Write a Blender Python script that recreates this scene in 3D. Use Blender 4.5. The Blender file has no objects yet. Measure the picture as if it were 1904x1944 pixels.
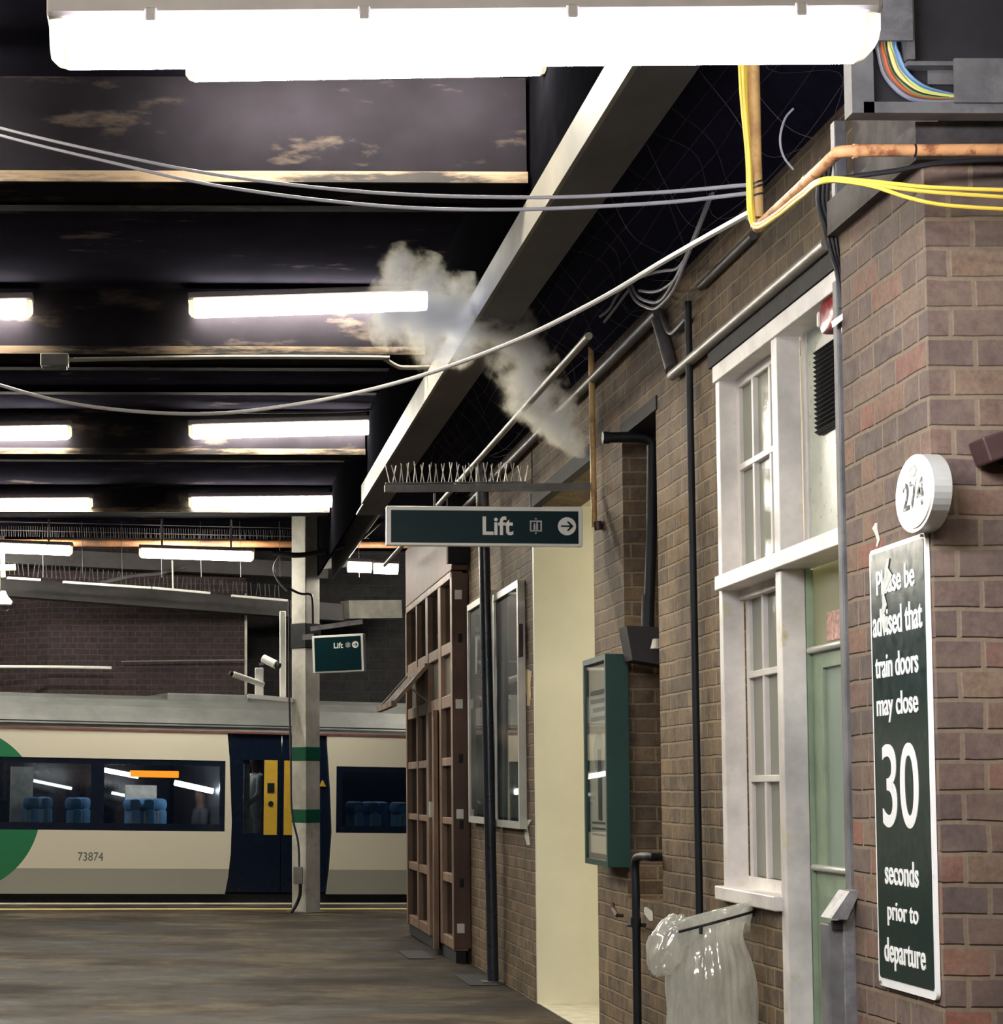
import bpy, bmesh, math, random
from mathutils import Vector, Matrix
random.seed(7)
C = bpy.context.scene.collection
sc = bpy.context.scene
PI = math.pi
V = Vector

# ------------------------------------------------------------------ camera
F = 4000.0
PITCH, ROLL = 0.08, -0.003
CAMP = V((0, 0, 1.4))
FT = F * math.tan(PITCH)
CX = 350 - FT * math.sin(ROLL)
CY = 1500 - FT * math.cos(ROLL)
fw = V((0, math.cos(PITCH), math.sin(PITCH)))
up0 = V((0, -math.sin(PITCH), math.cos(PITCH)))
rt0 = V((1, 0, 0))
upv = up0 * math.cos(ROLL) + rt0 * math.sin(ROLL)
rtv = rt0 * math.cos(ROLL) - up0 * math.sin(ROLL)
cam = bpy.data.cameras.new('camera')
co = bpy.data.objects.new('camera', cam)
C.objects.link(co)
m = Matrix((rtv, upv, -fw)).transposed().to_4x4()
m.translation = CAMP
co.matrix_world = m
cam.sensor_fit = 'HORIZONTAL'
cam.sensor_width = 36
cam.lens = F / 1904 * 36
cam.shift_x = (952 - CX) / 1904
cam.shift_y = (CY - 972) / 1904
cam.clip_start = 0.05
cam.clip_end = 200
sc.camera = co

def ray(px, py):
    return fw + rtv * ((px - CX) / F) + upv * ((CY - py) / F)
def at(px, py, Y):
    d = ray(px, py); return CAMP + d * (Y / d.y)
def onX(px, py, X):
    d = ray(px, py); return CAMP + d * (X / d.x)
def onZ(px, py, Z=0.0):
    d = ray(px, py); return CAMP + d * ((Z - 1.4) / d.z)

# ------------------------------------------------------------------ scene objects
MW = {}
def new_obj(name, data, parent=None):
    o = bpy.data.objects.new(name, data); C.objects.link(o)
    if parent is not None:
        o.parent = parent
    return o
def tag(o, label, cat, group=None):
    o['label'] = label; o['category'] = cat
    if group: o['group'] = group
    return o
def thing(name, label, cat, loc=(0, 0, 0), rz=0, group=None, mat=None):
    o = new_obj(name, None)
    o.empty_display_size = 0.1
    M = mat if mat is not None else Matrix.Translation(V(loc)) @ Matrix.Rotation(rz, 4, 'Z')
    o.matrix_world = M
    MW[o.name] = M.copy()
    return tag(o, label, cat, group)
def dup(root, M, label=None, group=None):
    def cp(o, parent):
        c = o.copy(); C.objects.link(c)
        if parent is not None: c.parent = parent
        for ch in list(o.children): cp(ch, c)
        return c
    r = cp(root, None)
    r.matrix_world = M
    if label: r['label'] = label
    if group: r['group'] = group
    return r

class MB:
    def __init__(s):
        s.bm = bmesh.new()
    def box(s, x0, x1, y0, y1, z0, z1, bev=0):
        if x0 > x1: x0, x1 = x1, x0
        if y0 > y1: y0, y1 = y1, y0
        if z0 > z1: z0, z1 = z1, z0
        r = bmesh.ops.create_cube(s.bm, size=1, matrix=Matrix.Translation(((x0 + x1) / 2, (y0 + y1) / 2, (z0 + z1) / 2)) @ Matrix.Diagonal((x1 - x0, y1 - y0, z1 - z0, 1)))
        if bev > 0:
            es = list({e for v in r['verts'] for e in v.link_edges})
            bmesh.ops.bevel(s.bm, geom=es, offset=min(bev, 0.45 * min(x1 - x0, y1 - y0, z1 - z0)), segments=2, profile=0.5, affect='EDGES')
        return s
    def obox(s, M, sx, sy, sz, bev=0):
        r = bmesh.ops.create_cube(s.bm, size=1, matrix=M @ Matrix.Diagonal((sx, sy, sz, 1)))
        if bev > 0:
            es = list({e for v in r['verts'] for e in v.link_edges})
            bmesh.ops.bevel(s.bm, geom=es, offset=bev, segments=2, profile=0.5, affect='EDGES')
        return s
    def bar(s, a, b, w, h, upd=V((0, 0, 1)), bev=0):
        a, b = V(a), V(b); d = (b - a); L = d.length; d = d / L
        x = d.cross(upd)
        if x.length < 1e-5: x = d.cross(V((1, 0, 0)))
        x.normalize(); z = x.cross(d)
        M = Matrix((x, d, z)).transposed().to_4x4(); M.translation = (a + b) / 2
        return s.obox(M, w, L, h, bev)
    def tube(s, pts, r, n=8, caps=True, rr=None):
        pts = [V(p) for p in pts]
        rings = []
        nrm = None
        for i, p in enumerate(pts):
            t = (pts[min(i + 1, len(pts) - 1)] - pts[max(i - 1, 0)]).normalized()
            if nrm is None:
                nrm = t.cross(V((0, 0, 1)))
                if nrm.length < 1e-3: nrm = t.cross(V((1, 0, 0)))
            nrm = (nrm - t * nrm.dot(t)).normalized()
            b = t.cross(nrm)
            R = rr[i] if rr else r
            rings.append([s.bm.verts.new(p + (nrm * math.cos(2 * PI * k / n) + b * math.sin(2 * PI * k / n)) * R) for k in range(n)])
        for a, b in zip(rings, rings[1:]):
            for k in range(n):
                s.bm.faces.new((a[k], a[(k + 1) % n], b[(k + 1) % n], b[k]))
        if caps:
            s.bm.faces.new(list(reversed(rings[0]))); s.bm.faces.new(rings[-1])
        return s
    def grid(s, fn, nu, nv, closeu=False):
        vs = [[s.bm.verts.new(fn(i / nu, j / nv)) for j in range(nv + 1)] for i in range(nu + (0 if closeu else 1))]
        N = len(vs)
        for i in range(nu):
            for j in range(nv):
                s.bm.faces.new((vs[i][j], vs[(i + 1) % N][j], vs[(i + 1) % N][j + 1], vs[i][j + 1]))
        return s
    def prism(s, pts, vec):
        vec = V(vec)
        a = [s.bm.verts.new(V(p)) for p in pts]; b = [s.bm.verts.new(V(p) + vec) for p in pts]
        s.bm.faces.new(a); s.bm.faces.new(list(reversed(b)))
        n = len(a)
        for i in range(n):
            s.bm.faces.new((a[i], b[i], b[(i + 1) % n], a[(i + 1) % n]))
        return s
    def holed(s, outer, holes, vec):
        """polygon with holes, extruded by vec"""
        es = []
        for loop in [outer] + holes:
            vs = [s.bm.verts.new(V(p)) for p in loop]
            es += [s.bm.edges.new((vs[i], vs[(i + 1) % len(vs)])) for i in range(len(vs))]
        r = bmesh.ops.triangle_fill(s.bm, edges=es, use_beauty=True)
        fs = [g for g in r['geom'] if isinstance(g, bmesh.types.BMFace)]
        e = bmesh.ops.extrude_face_region(s.bm, geom=fs)
        bmesh.ops.translate(s.bm, verts=[g for g in e['geom'] if isinstance(g, bmesh.types.BMVert)], vec=V(vec))
        return s
    def sphere(s, c, r, seg=16, sc3=(1, 1, 1)):
        bmesh.ops.create_uvsphere(s.bm, u_segments=seg, v_segments=max(6, seg // 2), radius=r, matrix=Matrix.Translation(V(c)) @ Matrix.Diagonal((*sc3, 1)))
        return s
    def cyl(s, a, b, r, n=20, r2=None):
        return s.tube([a, b], r, n, True, [r, r if r2 is None else r2])
    def build(s, name, mat, parent=None, smooth=False, local=False, kind=None, fix=True):
        bm = s.bm
        if fix: bmesh.ops.recalc_face_normals(bm, faces=bm.faces[:])
        if parent is not None and not local and parent.name in MW:
            bmesh.ops.transform(bm, matrix=MW[parent.name].inverted(), verts=bm.verts[:])
        uv = bm.loops.layers.uv.new('uv')
        for f in bm.faces:
            n = f.normal
            ax = max(range(3), key=lambda i: abs(n[i]))
            for l in f.loops:
                c = l.vert.co
                l[uv].uv = (c.y, c.z) if ax == 0 else ((c.x, c.z) if ax == 1 else (c.x, c.y))
            f.smooth = smooth
        me = bpy.data.meshes.new(name); bm.to_mesh(me); bm.free()
        me.materials.append(mat)
        o = new_obj(name, me, parent)
        if parent is not None and parent.name in MW: MW[o.name] = MW[parent.name]
        if kind: o['kind'] = kind
        if smooth:
            try: me.set_sharp_from_angle(angle=math.radians(40))
            except Exception: pass
        return o

def spline(pts, n=8):
    """Catmull-Rom through pts"""
    pts = [V(p) for p in pts]; P = [2 * pts[0] - pts[1]] + pts + [2 * pts[-1] - pts[-2]]
    out = []
    for i in range(1, len(P) - 2):
        for k in range(n):
            t = k / n
            p0, p1, p2, p3 = P[i - 1], P[i], P[i + 1], P[i + 2]
            out.append(0.5 * ((2 * p1) + (p2 - p0) * t + (2 * p0 - 5 * p1 + 4 * p2 - p3) * t * t + (3 * p1 - p0 - 3 * p2 + p3) * t ** 3))
    out.append(pts[-1]); return out

def text_mesh(body, width, height, depth=0.002, bold=0.0):
    """lettering as a mesh in the XY plane, centred, scaled to width x height"""
    cu = bpy.data.curves.new('lettering', 'FONT')
    cu.body = body; cu.size = 1; cu.extrude = 0; cu.offset = bold
    o = bpy.data.objects.new('lettering', cu); C.objects.link(o)
    dg = bpy.context.evaluated_depsgraph_get()
    me = bpy.data.meshes.new_from_object(o.evaluated_get(dg))
    bpy.data.objects.remove(o); bpy.data.curves.remove(cu)
    bm = bmesh.new(); bm.from_mesh(me); bpy.data.meshes.remove(me)
    xs = [v.co.x for v in bm.verts]; ys = [v.co.y for v in bm.verts]
    sx = width / (max(xs) - min(xs)); sy = height / (max(ys) - min(ys)) if height else sx
    cx, cy = (max(xs) + min(xs)) / 2, (max(ys) + min(ys)) / 2
    for v in bm.verts: v.co = V(((v.co.x - cx) * sx, (v.co.y - cy) * sy, 0))
    r = bmesh.ops.extrude_face_region(bm, geom=bm.faces[:])
    bmesh.ops.translate(bm, verts=[g for g in r['geom'] if isinstance(g, bmesh.types.BMVert)], vec=(0, 0, depth))
    b = MB(); b.bm.free(); b.bm = bm
    return b
def place(b, origin, xdir, ydir):
    x = V(xdir).normalized(); y = V(ydir).normalized(); z = x.cross(y)
    M = Matrix((x, y, z)).transposed().to_4x4(); M.translation = V(origin)
    bmesh.ops.transform(b.bm, matrix=M, verts=b.bm.verts[:])
    return b

# ------------------------------------------------------------------ materials
def srgb(r, g, b):
    f = lambda c: (c / 255 / 12.92) if c / 255 <= 0.04045 else ((c / 255 + 0.055) / 1.055) ** 2.4
    return (f(r), f(g), f(b), 1)
class NT:
    def __init__(s, name):
        s.m = bpy.data.materials.new(name); s.m.use_nodes = True
        s.t = s.m.node_tree; s.t.nodes.clear()
        s.out = s.t.nodes.new('ShaderNodeOutputMaterial')
    def n(s, typ, **kw):
        x = s.t.nodes.new(typ)
        for k, v in kw.items(): setattr(x, k, v)
        return x
    def l(s, a, b): s.t.links.new(a, b)
    def math(s, op, a, b=None, c=None, clamp=False):
        x = s.n('ShaderNodeMath', operation=op, use_clamp=clamp)
        for i, q in enumerate((a, b, c)):
            if q is None: continue
            if isinstance(q, (int, float)): x.inputs[i].default_value = q
            else: s.l(q, x.inputs[i])
        return x.outputs[0]
    def mix(s, fac, a, b):
        x = s.n('ShaderNodeMix', data_type='RGBA')
        for sock, q in ((x.inputs[0], fac), (x.inputs[6], a), (x.inputs[7], b)):
            if isinstance(q, (int, float)): sock.default_value = q
            elif isinstance(q, tuple): sock.default_value = q
            else: s.l(q, sock)
        return x.outputs[2]
    def noise(s, scale, detail=4, rough=0.6, vec=None, mapscale=None):
        x = s.n('ShaderNodeTexNoise'); x.inputs['Scale'].default_value = scale
        x.inputs['Detail'].default_value = detail; x.inputs['Roughness'].default_value = rough
        if vec is None:
            vec = s.n('ShaderNodeNewGeometry').outputs['Position']
        if mapscale:
            mp = s.n('ShaderNodeMapping'); mp.inputs['Scale'].default_value = mapscale; s.l(vec, mp.inputs[0]); vec = mp.outputs[0]
        s.l(vec, x.inputs['Vector'])
        return x.outputs['Fac']
    def ramp(s, fac, stops):
        x = s.n('ShaderNodeValToRGB'); e = x.color_ramp.elements
        while len(e) > 1: e.remove(e[-1])
        e[0].position, e[0].color = stops[0]
        for p, c in stops[1:]:
            q = e.new(p); q.color = c
        s.l(fac, x.inputs[0]); return x.outputs[0]
    def bsdf(s, col, rough=0.6, metal=0.0, spec=0.5, bump=None, bstr=0.3, bdist=0.01):
        b = s.n('ShaderNodeBsdfPrincipled')
        for sock, q in ((b.inputs['Base Color'], col), (b.inputs['Roughness'], rough), (b.inputs['Metallic'], metal), (b.inputs['Specular IOR Level'], spec)):
            if isinstance(q, (int, float, tuple)): sock.default_value = q
            else: s.l(q, sock)
        if bump is not None:
            bp = s.n('ShaderNodeBump'); bp.inputs['Strength'].default_value = bstr; bp.inputs['Distance'].default_value = bdist
            s.l(bump, bp.inputs['Height']); s.l(bp.outputs[0], b.inputs['Normal'])
        s.l(b.outputs[0], s.out.inputs[0]); return s.m

def mat(name, rgb, rough=0.55, metal=0.0, var=0.12, scale=9, spec=0.5, bstr=0.1):
    t = NT(name)
    c = srgb(*rgb)
    n = t.noise(scale)
    lo = tuple(x * (1 - 2 * var) for x in c[:3]) + (1,); hi = tuple(min(1, x * (1 + 2 * var)) for x in c[:3]) + (1,)
    col = t.ramp(n, [(0.3, lo), (0.7, hi)])
    r = t.math('ADD', t.math('MULTIPLY', t.noise(scale * 3), 0.2), rough - 0.1)
    return t.bsdf(col, r, metal, spec, n, bstr, 0.004)
def worn(name, rgb, rgb2, scale, thr, soft=0.04, rough=0.6, metal=0.0, mapscale=None, var=0.15, spec=0.4):
    """paint with flaked / rusty patches"""
    t = NT(name)
    n = t.noise(scale, 8, 0.65, None, mapscale)
    msk = t.ramp(n, [(thr - soft, (0, 0, 0, 1)), (thr + soft, (1, 1, 1, 1))])
    v = t.noise(scale * 0.35 + 1, 5)
    c = srgb(*rgb)
    base = t.ramp(v, [(0.3, tuple(x * (1 - 2 * var) for x in c[:3]) + (1,)), (0.7, tuple(min(1, x * (1 + 2 * var)) for x in c[:3]) + (1,))])
    col = t.mix(msk, base, srgb(*rgb2))
    return t.bsdf(col, rough, metal, spec, n, 0.25, 0.006)
def brick(name, stops, mortar, H=0.0775, S=0.228, Hd=0.108, J=0.010, soot=0.35, bstr=0.7):
    """Flemish bond on UVs in metres"""
    t = NT(name)
    uv = t.n('ShaderNodeUVMap'); sp = t.n('ShaderNodeSeparateXYZ')
    wob = t.n('ShaderNodeTexNoise'); wob.inputs['Scale'].default_value = 6; t.l(uv.outputs[0], wob.inputs['Vector'])
    off = t.n('ShaderNodeVectorMath', operation='SCALE'); off.inputs['Scale'].default_value = 0.013
    sub = t.n('ShaderNodeVectorMath', operation='SUBTRACT'); sub.inputs[1].default_value = (0.5, 0.5, 0.5)
    t.l(wob.outputs['Color'], sub.inputs[0]); t.l(sub.outputs[0], off.inputs[0])
    add = t.n('ShaderNodeVectorMath', operation='ADD'); t.l(uv.outputs[0], add.inputs[0]); t.l(off.outputs[0], add.inputs[1])
    t.l(add.outputs[0], sp.inputs[0])
    u, v = sp.outputs[0], sp.outputs[1]
    row = t.math('FLOOR', t.math('DIVIDE', v, H))
    vf = t.math('SUBTRACT', v, t.math('MULTIPLY', row, H))
    P = S + Hd + 2 * J
    us = t.math('ADD', u, t.math('ADD', t.math('MULTIPLY', t.math('MODULO', t.math('ADD', row, 100), 2), P / 2), 50 * P))
    cell = t.math('FLOOR', t.math('DIVIDE', us, P))
    uf = t.math('SUBTRACT', us, t.math('MULTIPLY', cell, P))
    ishead = t.math('GREATER_THAN', uf, S + J)
    lu = t.math('SUBTRACT', uf, t.math('MULTIPLY', ishead, S + J))
    def soft(x, e): return t.math('DIVIDE', x, e, clamp=True)
    lu2 = t.math('SUBTRACT', lu, J); vf2 = t.math('SUBTRACT', vf, J)
    inside = t.math('MULTIPLY', soft(lu2, 0.004), soft(vf2, 0.004))
    cid = t.n('ShaderNodeCombineXYZ'); t.l(t.math('ADD', t.math('MULTIPLY', cell, 2), ishead), cid.inputs[0]); t.l(row, cid.inputs[1])
    wn = t.n('ShaderNodeTexWhiteNoise', noise_dimensions='2D'); t.l(cid.outputs[0], wn.inputs['Vector'])
    bc = t.ramp(wn.outputs['Value'], stops)
    grain = t.noise(60, 5, 0.7)
    gr2 = t.ramp(grain, [(0.35, (0, 0, 0, 1)), (0.7, (1, 1, 1, 1))])
    bc = t.mix(t.math('MULTIPLY', gr2, 0.55), bc, tuple(x * 0.45 for x in stops[0][1][:3]) + (1,))
    med = t.ramp(t.noise(11, 6, 0.7), [(0.35, (0, 0, 0, 1)), (0.7, (1, 1, 1, 1))])
    bc = t.mix(t.math('MULTIPLY', med, 0.4), bc, tuple(min(1, x * 1.25) for x in mortar[:3]) + (1,))
    mortar = t.mix(t.math('MULTIPLY', gr2, 0.5), mortar, tuple(x * 0.5 for x in mortar[:3]) + (1,))
    big = t.noise(1.3, 5, 0.6)
    col = t.mix(inside, mortar, bc)
    sm = t.ramp(big, [(0.42, (0, 0, 0, 1)), (0.72, (1, 1, 1, 1))])
    col = t.mix(t.math('MULTIPLY', sm, soot), col, srgb(38, 34, 33))
    h = t.math('ADD', t.math('MULTIPLY', inside, 1.0), t.math('MULTIPLY', grain, 0.35))
    return t.bsdf(col, 0.78, 0, 0.3, h, bstr, 0.008)
def emis(name, rgb, strength):
    t = NT(name); e = t.n('ShaderNodeEmission'); e.inputs[0].default_value = rgb if len(rgb) == 4 else srgb(*rgb); e.inputs[1].default_value = strength
    t.l(e.outputs[0], t.out.inputs[0]); return t.m
def glass(name, tint=(1, 1, 1, 1), rough=0.02, refl=1.0, ior=1.45):
    t = NT(name)
    tr = t.n('ShaderNodeBsdfTransparent'); tr.inputs[0].default_value = tint
    gl = t.n('ShaderNodeBsdfGlossy'); gl.inputs['Roughness'].default_value = rough
    g = t.n('ShaderNodeNewGeometry'); dt = t.n('ShaderNodeVectorMath', operation='DOT_PRODUCT'); t.l(g.outputs['Normal'], dt.inputs[0]); t.l(g.outputs['Incoming'], dt.inputs[1])
    k = t.math('SUBTRACT', 1.0, t.math('ABSOLUTE', dt.outputs['Value']))
    fr = t.math('ADD', 0.03, t.math('MULTIPLY', t.math('POWER', k, 5.0), 0.75))
    mx = t.n('ShaderNodeMixShader'); t.l(t.math('MULTIPLY', fr, refl), mx.inputs[0])
    t.l(tr.outputs[0], mx.inputs[1]); t.l(gl.outputs[0], mx.inputs[2]); t.l(mx.outputs[0], t.out.inputs[0])
    return t.m
def frosted(name, rgb, trans=0.5, rough=0.15, tr=0.0):
    t = NT(name)
    c = srgb(*rgb)
    d = t.n('ShaderNodeBsdfDiffuse'); d.inputs[0].default_value = c
    tl = t.n('ShaderNodeBsdfTranslucent'); tl.inputs[0].default_value = c
    m1 = t.n('ShaderNodeMixShader'); m1.inputs[0].default_value = trans; t.l(d.outputs[0], m1.inputs[1]); t.l(tl.outputs[0], m1.inputs[2])
    last = m1.outputs[0]
    if tr > 0:
        tp = t.n('ShaderNodeBsdfTransparent'); m3 = t.n('ShaderNodeMixShader'); m3.inputs[0].default_value = tr
        t.l(last, m3.inputs[1]); t.l(tp.outputs[0], m3.inputs[2]); last = m3.outputs[0]
    g = t.n('ShaderNodeBsdfGlossy'); g.inputs['Roughness'].default_value = rough
    bp = t.n('ShaderNodeBump'); bp.inputs['Strength'].default_value = 0.25; bp.inputs['Distance'].default_value = 0.01
    t.l(t.noise(25), bp.inputs['Height']); t.l(bp.outputs[0], g.inputs['Normal'])
    fr = t.n('ShaderNodeFresnel'); fr.inputs[0].default_value = 1.45
    m2 = t.n('ShaderNodeMixShader'); t.l(fr.outputs[0], m2.inputs[0]); t.l(last, m2.inputs[1]); t.l(g.outputs[0], m2.inputs[2])
    t.l(m2.outputs[0], t.out.inputs[0]); return t.m

M = {}
M['brick_pier'] = brick('brick_pier', [(0, srgb(90, 76, 73)), (0.2, srgb(110, 90, 84)), (0.4, srgb(122, 98, 88)), (0.58, srgb(98, 84, 81)), (0.74, srgb(128, 98, 84)), (0.86, srgb(134, 110, 90)), (0.94, srgb(152, 92, 74)), (1, srgb(106, 90, 86))], srgb(140, 122, 102), soot=0.6)
M['brick_wall'] = brick('brick_wall', [(0, srgb(84, 70, 59)), (0.3, srgb(104, 84, 68)), (0.55, srgb(126, 102, 79)), (0.8, srgb(90, 75, 66)), (1, srgb(140, 112, 82))], srgb(156, 138, 110), soot=0.7)
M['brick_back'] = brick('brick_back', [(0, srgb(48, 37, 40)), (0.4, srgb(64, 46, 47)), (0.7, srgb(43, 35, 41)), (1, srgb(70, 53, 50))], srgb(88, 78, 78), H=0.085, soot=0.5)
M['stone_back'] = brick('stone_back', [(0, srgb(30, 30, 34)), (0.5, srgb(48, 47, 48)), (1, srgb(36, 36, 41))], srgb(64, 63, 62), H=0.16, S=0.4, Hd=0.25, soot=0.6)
M['ceil'] = worn('ceiling_dark_paint', (26, 25, 32), (62, 57, 55), 2.6, 0.63, 0.03, 0.95, mapscale=(0.5, 1, 1), spec=0.0)
M['beam'] = worn('beam_sooty_paint', (25, 23, 27), (60, 53, 48), 3.4, 0.62, 0.05, 0.9, mapscale=(0.45, 1, 1.6), spec=0.02)
M['lip'] = worn('beam_rust_edge', (36, 33, 33), (120, 104, 86), 4.0, 0.5, 0.06, mapscale=(0.3, 1, 2), spec=0.15)
M['girder'] = worn('girder_grey_paint', (112, 107, 96), (80, 75, 68), 2.0, 0.64, 0.1, mapscale=(1, 0.3, 1))
M['girder_dull'] = worn('girder_dull_paint', (70, 67, 68), (50, 47, 48), 2.0, 0.6, 0.1, mapscale=(1, 0.3, 1))
M['white'] = mat('white_gloss_paint', (222, 216, 212), 0.35, var=0.04)
M['cream'] = worn('cream_dirty_paint', (226, 216, 178), (170, 156, 116), 3, 0.62, 0.1, 0.4)
M['passage'] = mat('passage_cream_wall', (226, 222, 200), 0.5, var=0.03, scale=2)
M['green_door'] = mat('sage_green_paint', (148, 166, 140), 0.45, var=0.08)
M['frosted'] = frosted('frosted_pane', (176, 178, 166), 0.45)
M['door_glass'] = frosted('door_pane', (196, 214, 202), 0.5, 0.1, 0.15)
M['steel'] = worn('galvanised_steel', (138, 136, 136), (108, 106, 110), 14, 0.5, 0.12, 0.5, 0.4)
M['steel_dull'] = worn('grey_steel', (112, 110, 110), (84, 82, 84), 8, 0.55, 0.12, 0.6, 0.2)
M['black'] = mat('black_iron', (22, 24, 30), 0.55, var=0.15, spec=0.3, bstr=0.03)
M['pole'] = mat('dark_grey_gloss', (50, 55, 64), 0.3, var=0.03, bstr=0.0)
M['dark'] = mat('dark_soot', (34, 32, 36), 0.8)
M['conduit'] = mat('grey_conduit', (150, 146, 138), 0.4, 0.3, var=0.12, scale=5)
M['conduit_mid'] = mat('mid_grey_conduit', (118, 112, 102), 0.45, 0.2, var=0.15, scale=5)
M['conduit_dark'] = mat('dark_conduit', (84, 82, 84), 0.45, 0.2, var=0.2, scale=5)
M['wood_pipe'] = worn('ochre_painted_pipe', (200, 162, 104), (150, 108, 70), 6, 0.6, 0.08, 0.45)
M['orange'] = worn('orange_rusty_pipe', (218, 160, 110), (150, 96, 66), 14, 0.56, 0.05, 0.5)
M['rust'] = worn('rusty_gutter', (170, 120, 80), (104, 76, 60), 5, 0.5, 0.1, 0.6, mapscale=(0.4, 1, 1))
M['yellow_cable'] = mat('yellow_cable', (240, 206, 84), 0.4, var=0.04)
M['grey_cable'] = mat('grey_cable', (150, 148, 156), 0.45, var=0.05)
M['pale_cable'] = mat('pale_cable', (196, 192, 190), 0.45, var=0.05)
M['black_cable'] = mat('black_cable', (26, 26, 30), 0.5)
M['sign_green'] = mat('dark_green_enamel', (10, 42, 48), 0.4, var=0.04, spec=0.15)
M['sign_green2'] = mat('deep_green_enamel', (16, 40, 38), 0.18, var=0.04)
M['sign_white'] = mat('white_enamel', (246, 245, 240), 0.3, var=0.01)
M['case_green'] = mat('green_case_paint', (22, 58, 54), 0.4, var=0.05)
M['alu'] = mat('silver_frame', (206, 204, 196), 0.35, 0.35, var=0.04)
M['paper'] = mat('paper_sheet', (210, 206, 186), 0.6, var=0.02)
M['print'] = mat('print_grey', (92, 96, 92), 0.6)
M['timber'] = worn('stained_timber', (146, 120, 101), (116, 92, 78), 6, 0.52, 0.12, 0.5, mapscale=(1, 1, 0.15))
M['timber_dark'] = worn('dark_stained_timber', (104, 74, 64), (82, 60, 54), 6, 0.5, 0.12, 0.5, mapscale=(1, 1, 0.15))
M['red_board'] = mat('red_brown_board', (112, 76, 70), 0.6, var=0.08)
M['dark_pane'] = glass('dark_pane', (0.30, 0.25, 0.22, 1), 0.06, 1.0)
M['clear'] = glass('clear_pane', (0.92, 0.93, 0.93, 1), 0.02, 1.0)
M['train_glass'] = glass('train_window', (0.62, 0.66, 0.70, 1), 0.02, 0.8)
M['navy'] = mat('navy_gloss', (16, 26, 44), 0.2, var=0.05)
M['train_roof'] = mat('train_roof_grey', (104, 106, 104), 0.5, var=0.1, scale=3)
M['yellow'] = mat('yellow_paint', (206, 168, 60), 0.4, var=0.05)
M['seat'] = mat('seat_blue', (70, 120, 160), 0.8, var=0.08)
M['column'] = worn('column_white_paint', (206, 203, 192), (168, 164, 152), 3, 0.62, 0.12, 0.5)
M['band'] = mat('green_band', (20, 92, 66), 0.4, var=0.06)
M['red'] = mat('red_plastic', (150, 20, 30), 0.25, var=0.08)
M['brown'] = mat('brown_metal', (70, 48, 46), 0.5)
M['blue'] = mat('blue_sticker', (40, 80, 170), 0.4)
M['bin_liner'] = None
M['skin'] = mat('skin', (150, 110, 90), 0.6)
M['cloth_dark'] = mat('dark_cloth', (46, 46, 56), 0.85)
M['cloth_white'] = mat('white_cloth', (210, 210, 206), 0.85)

def floor_mat():
    t = NT('platform_concrete')
    a = t.noise(1.3, 9, 0.7, None, (0.55, 0.6, 1)); b = t.noise(9, 8, 0.75, None, (.8, .8, 1)); c = t.noise(1.2, 9, 0.7, None, (0.5, 0.75, 1))
    col = t.ramp(a, [(0.40, srgb(40, 33, 26)), (0.5, srgb(66, 56, 44)), (0.6, srgb(98, 87, 69))])
    st = t.ramp(c, [(0.44, (1, 1, 1, 1)), (0.49, (0, 0, 0, 1))])
    col = t.mix(t.math('MULTIPLY', st, 0.75), col, srgb(22, 18, 16))
    col = t.mix(t.math('MULTIPLY', b, 0.35), col, srgb(60, 54, 48))
    r = t.ramp(c, [(0.3, (0.5, 0.5, 0.5, 1)), (0.6, (0.85, 0.85, 0.85, 1))])
    return t.bsdf(col, r, 0, 0.12, b, 0.12, 0.006)
M['floor'] = floor_mat()
M['lamp_warm'] = emis('lamp_glow_warm', (1.0, 0.935, 0.80, 1), 42)
M['lamp_cool'] = emis('lamp_glow_cool', (0.88, 0.90, 1.0, 1), 54)
M['lamp_train'] = emis('train_lamp_glow', (1.0, 0.98, 0.92, 1), 14)
M['lamp_amber'] = emis('amber_display_glow', (1.0, 0.30, 0.02, 1), 1.1)
M['lamp_room'] = emis('room_lamp_glow', (1.0, 0.93, 0.72, 1), 24)
M['lamp_cap'] = frosted('lamp_end_cap', (248, 244, 230), 0.6)
M['lamp_body'] = mat('lamp_body_grey', (176, 168, 166), 0.5, var=0.06)

# ------------------------------------------------------------------ setting
XW = 2.34
XP = 1.905
EDGE0 = onZ(300, 1716)             # platform edge, train runs 16 degrees off square
TH, TT = math.radians(16), 0.012
eu = V((math.cos(TH), math.sin(TH), 0)); ew = V((-math.sin(TH), math.cos(TH), 0))
def zf(x, y):
    k = min(1, max(0, (y - 17) / 8)); k = k * k * (3 - 2 * k)
    return -TT * (x - EDGE0.x) * k
b = MB()
def ff(u, v):
    x = -14 + 28 * u
    yend = EDGE0.y + (x - EDGE0.x) * math.tan(TH)
    y = -4 + (yend + 4) * v
    return V((x, y, zf(x, y)))
b.grid(ff, 28, 40)
fl = b.build('floor', M['floor'], smooth=True, kind='structure')
# coping, painted lines, drop to track
def strip(name, mt, w0, w1, dz):
    s = MB()
    def g(u, v):
        x = -12 + 24 * u
        e = V((EDGE0.x, EDGE0.y, 0)) + eu * (x / eu.x) + ew * (w0 + (w1 - w0) * v)
        return V((e.x, e.y, zf(e.x, 30) + dz))
    s.grid(g, 12, 1)
    r = bmesh.ops.extrude_face_region(s.bm, geom=s.bm.faces[:])
    bmesh.ops.translate(s.bm, verts=[q for q in r['geom'] if isinstance(q, bmesh.types.BMVert)], vec=(0, 0, -0.03 if dz < 0.02 else -0.06))
    return s.build(name, mt, kind='structure')
strip('trim_1', mat('white_edge_paint', (226, 220, 204), 0.5, var=0.1, scale=4), -0.12, 0.02, 0.012)
strip('trim_2', mat('yellow_line_paint', (222, 200, 130), 0.5, var=0.12, scale=4), -1.25, -1.05, 0.006)
s = MB()
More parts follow.
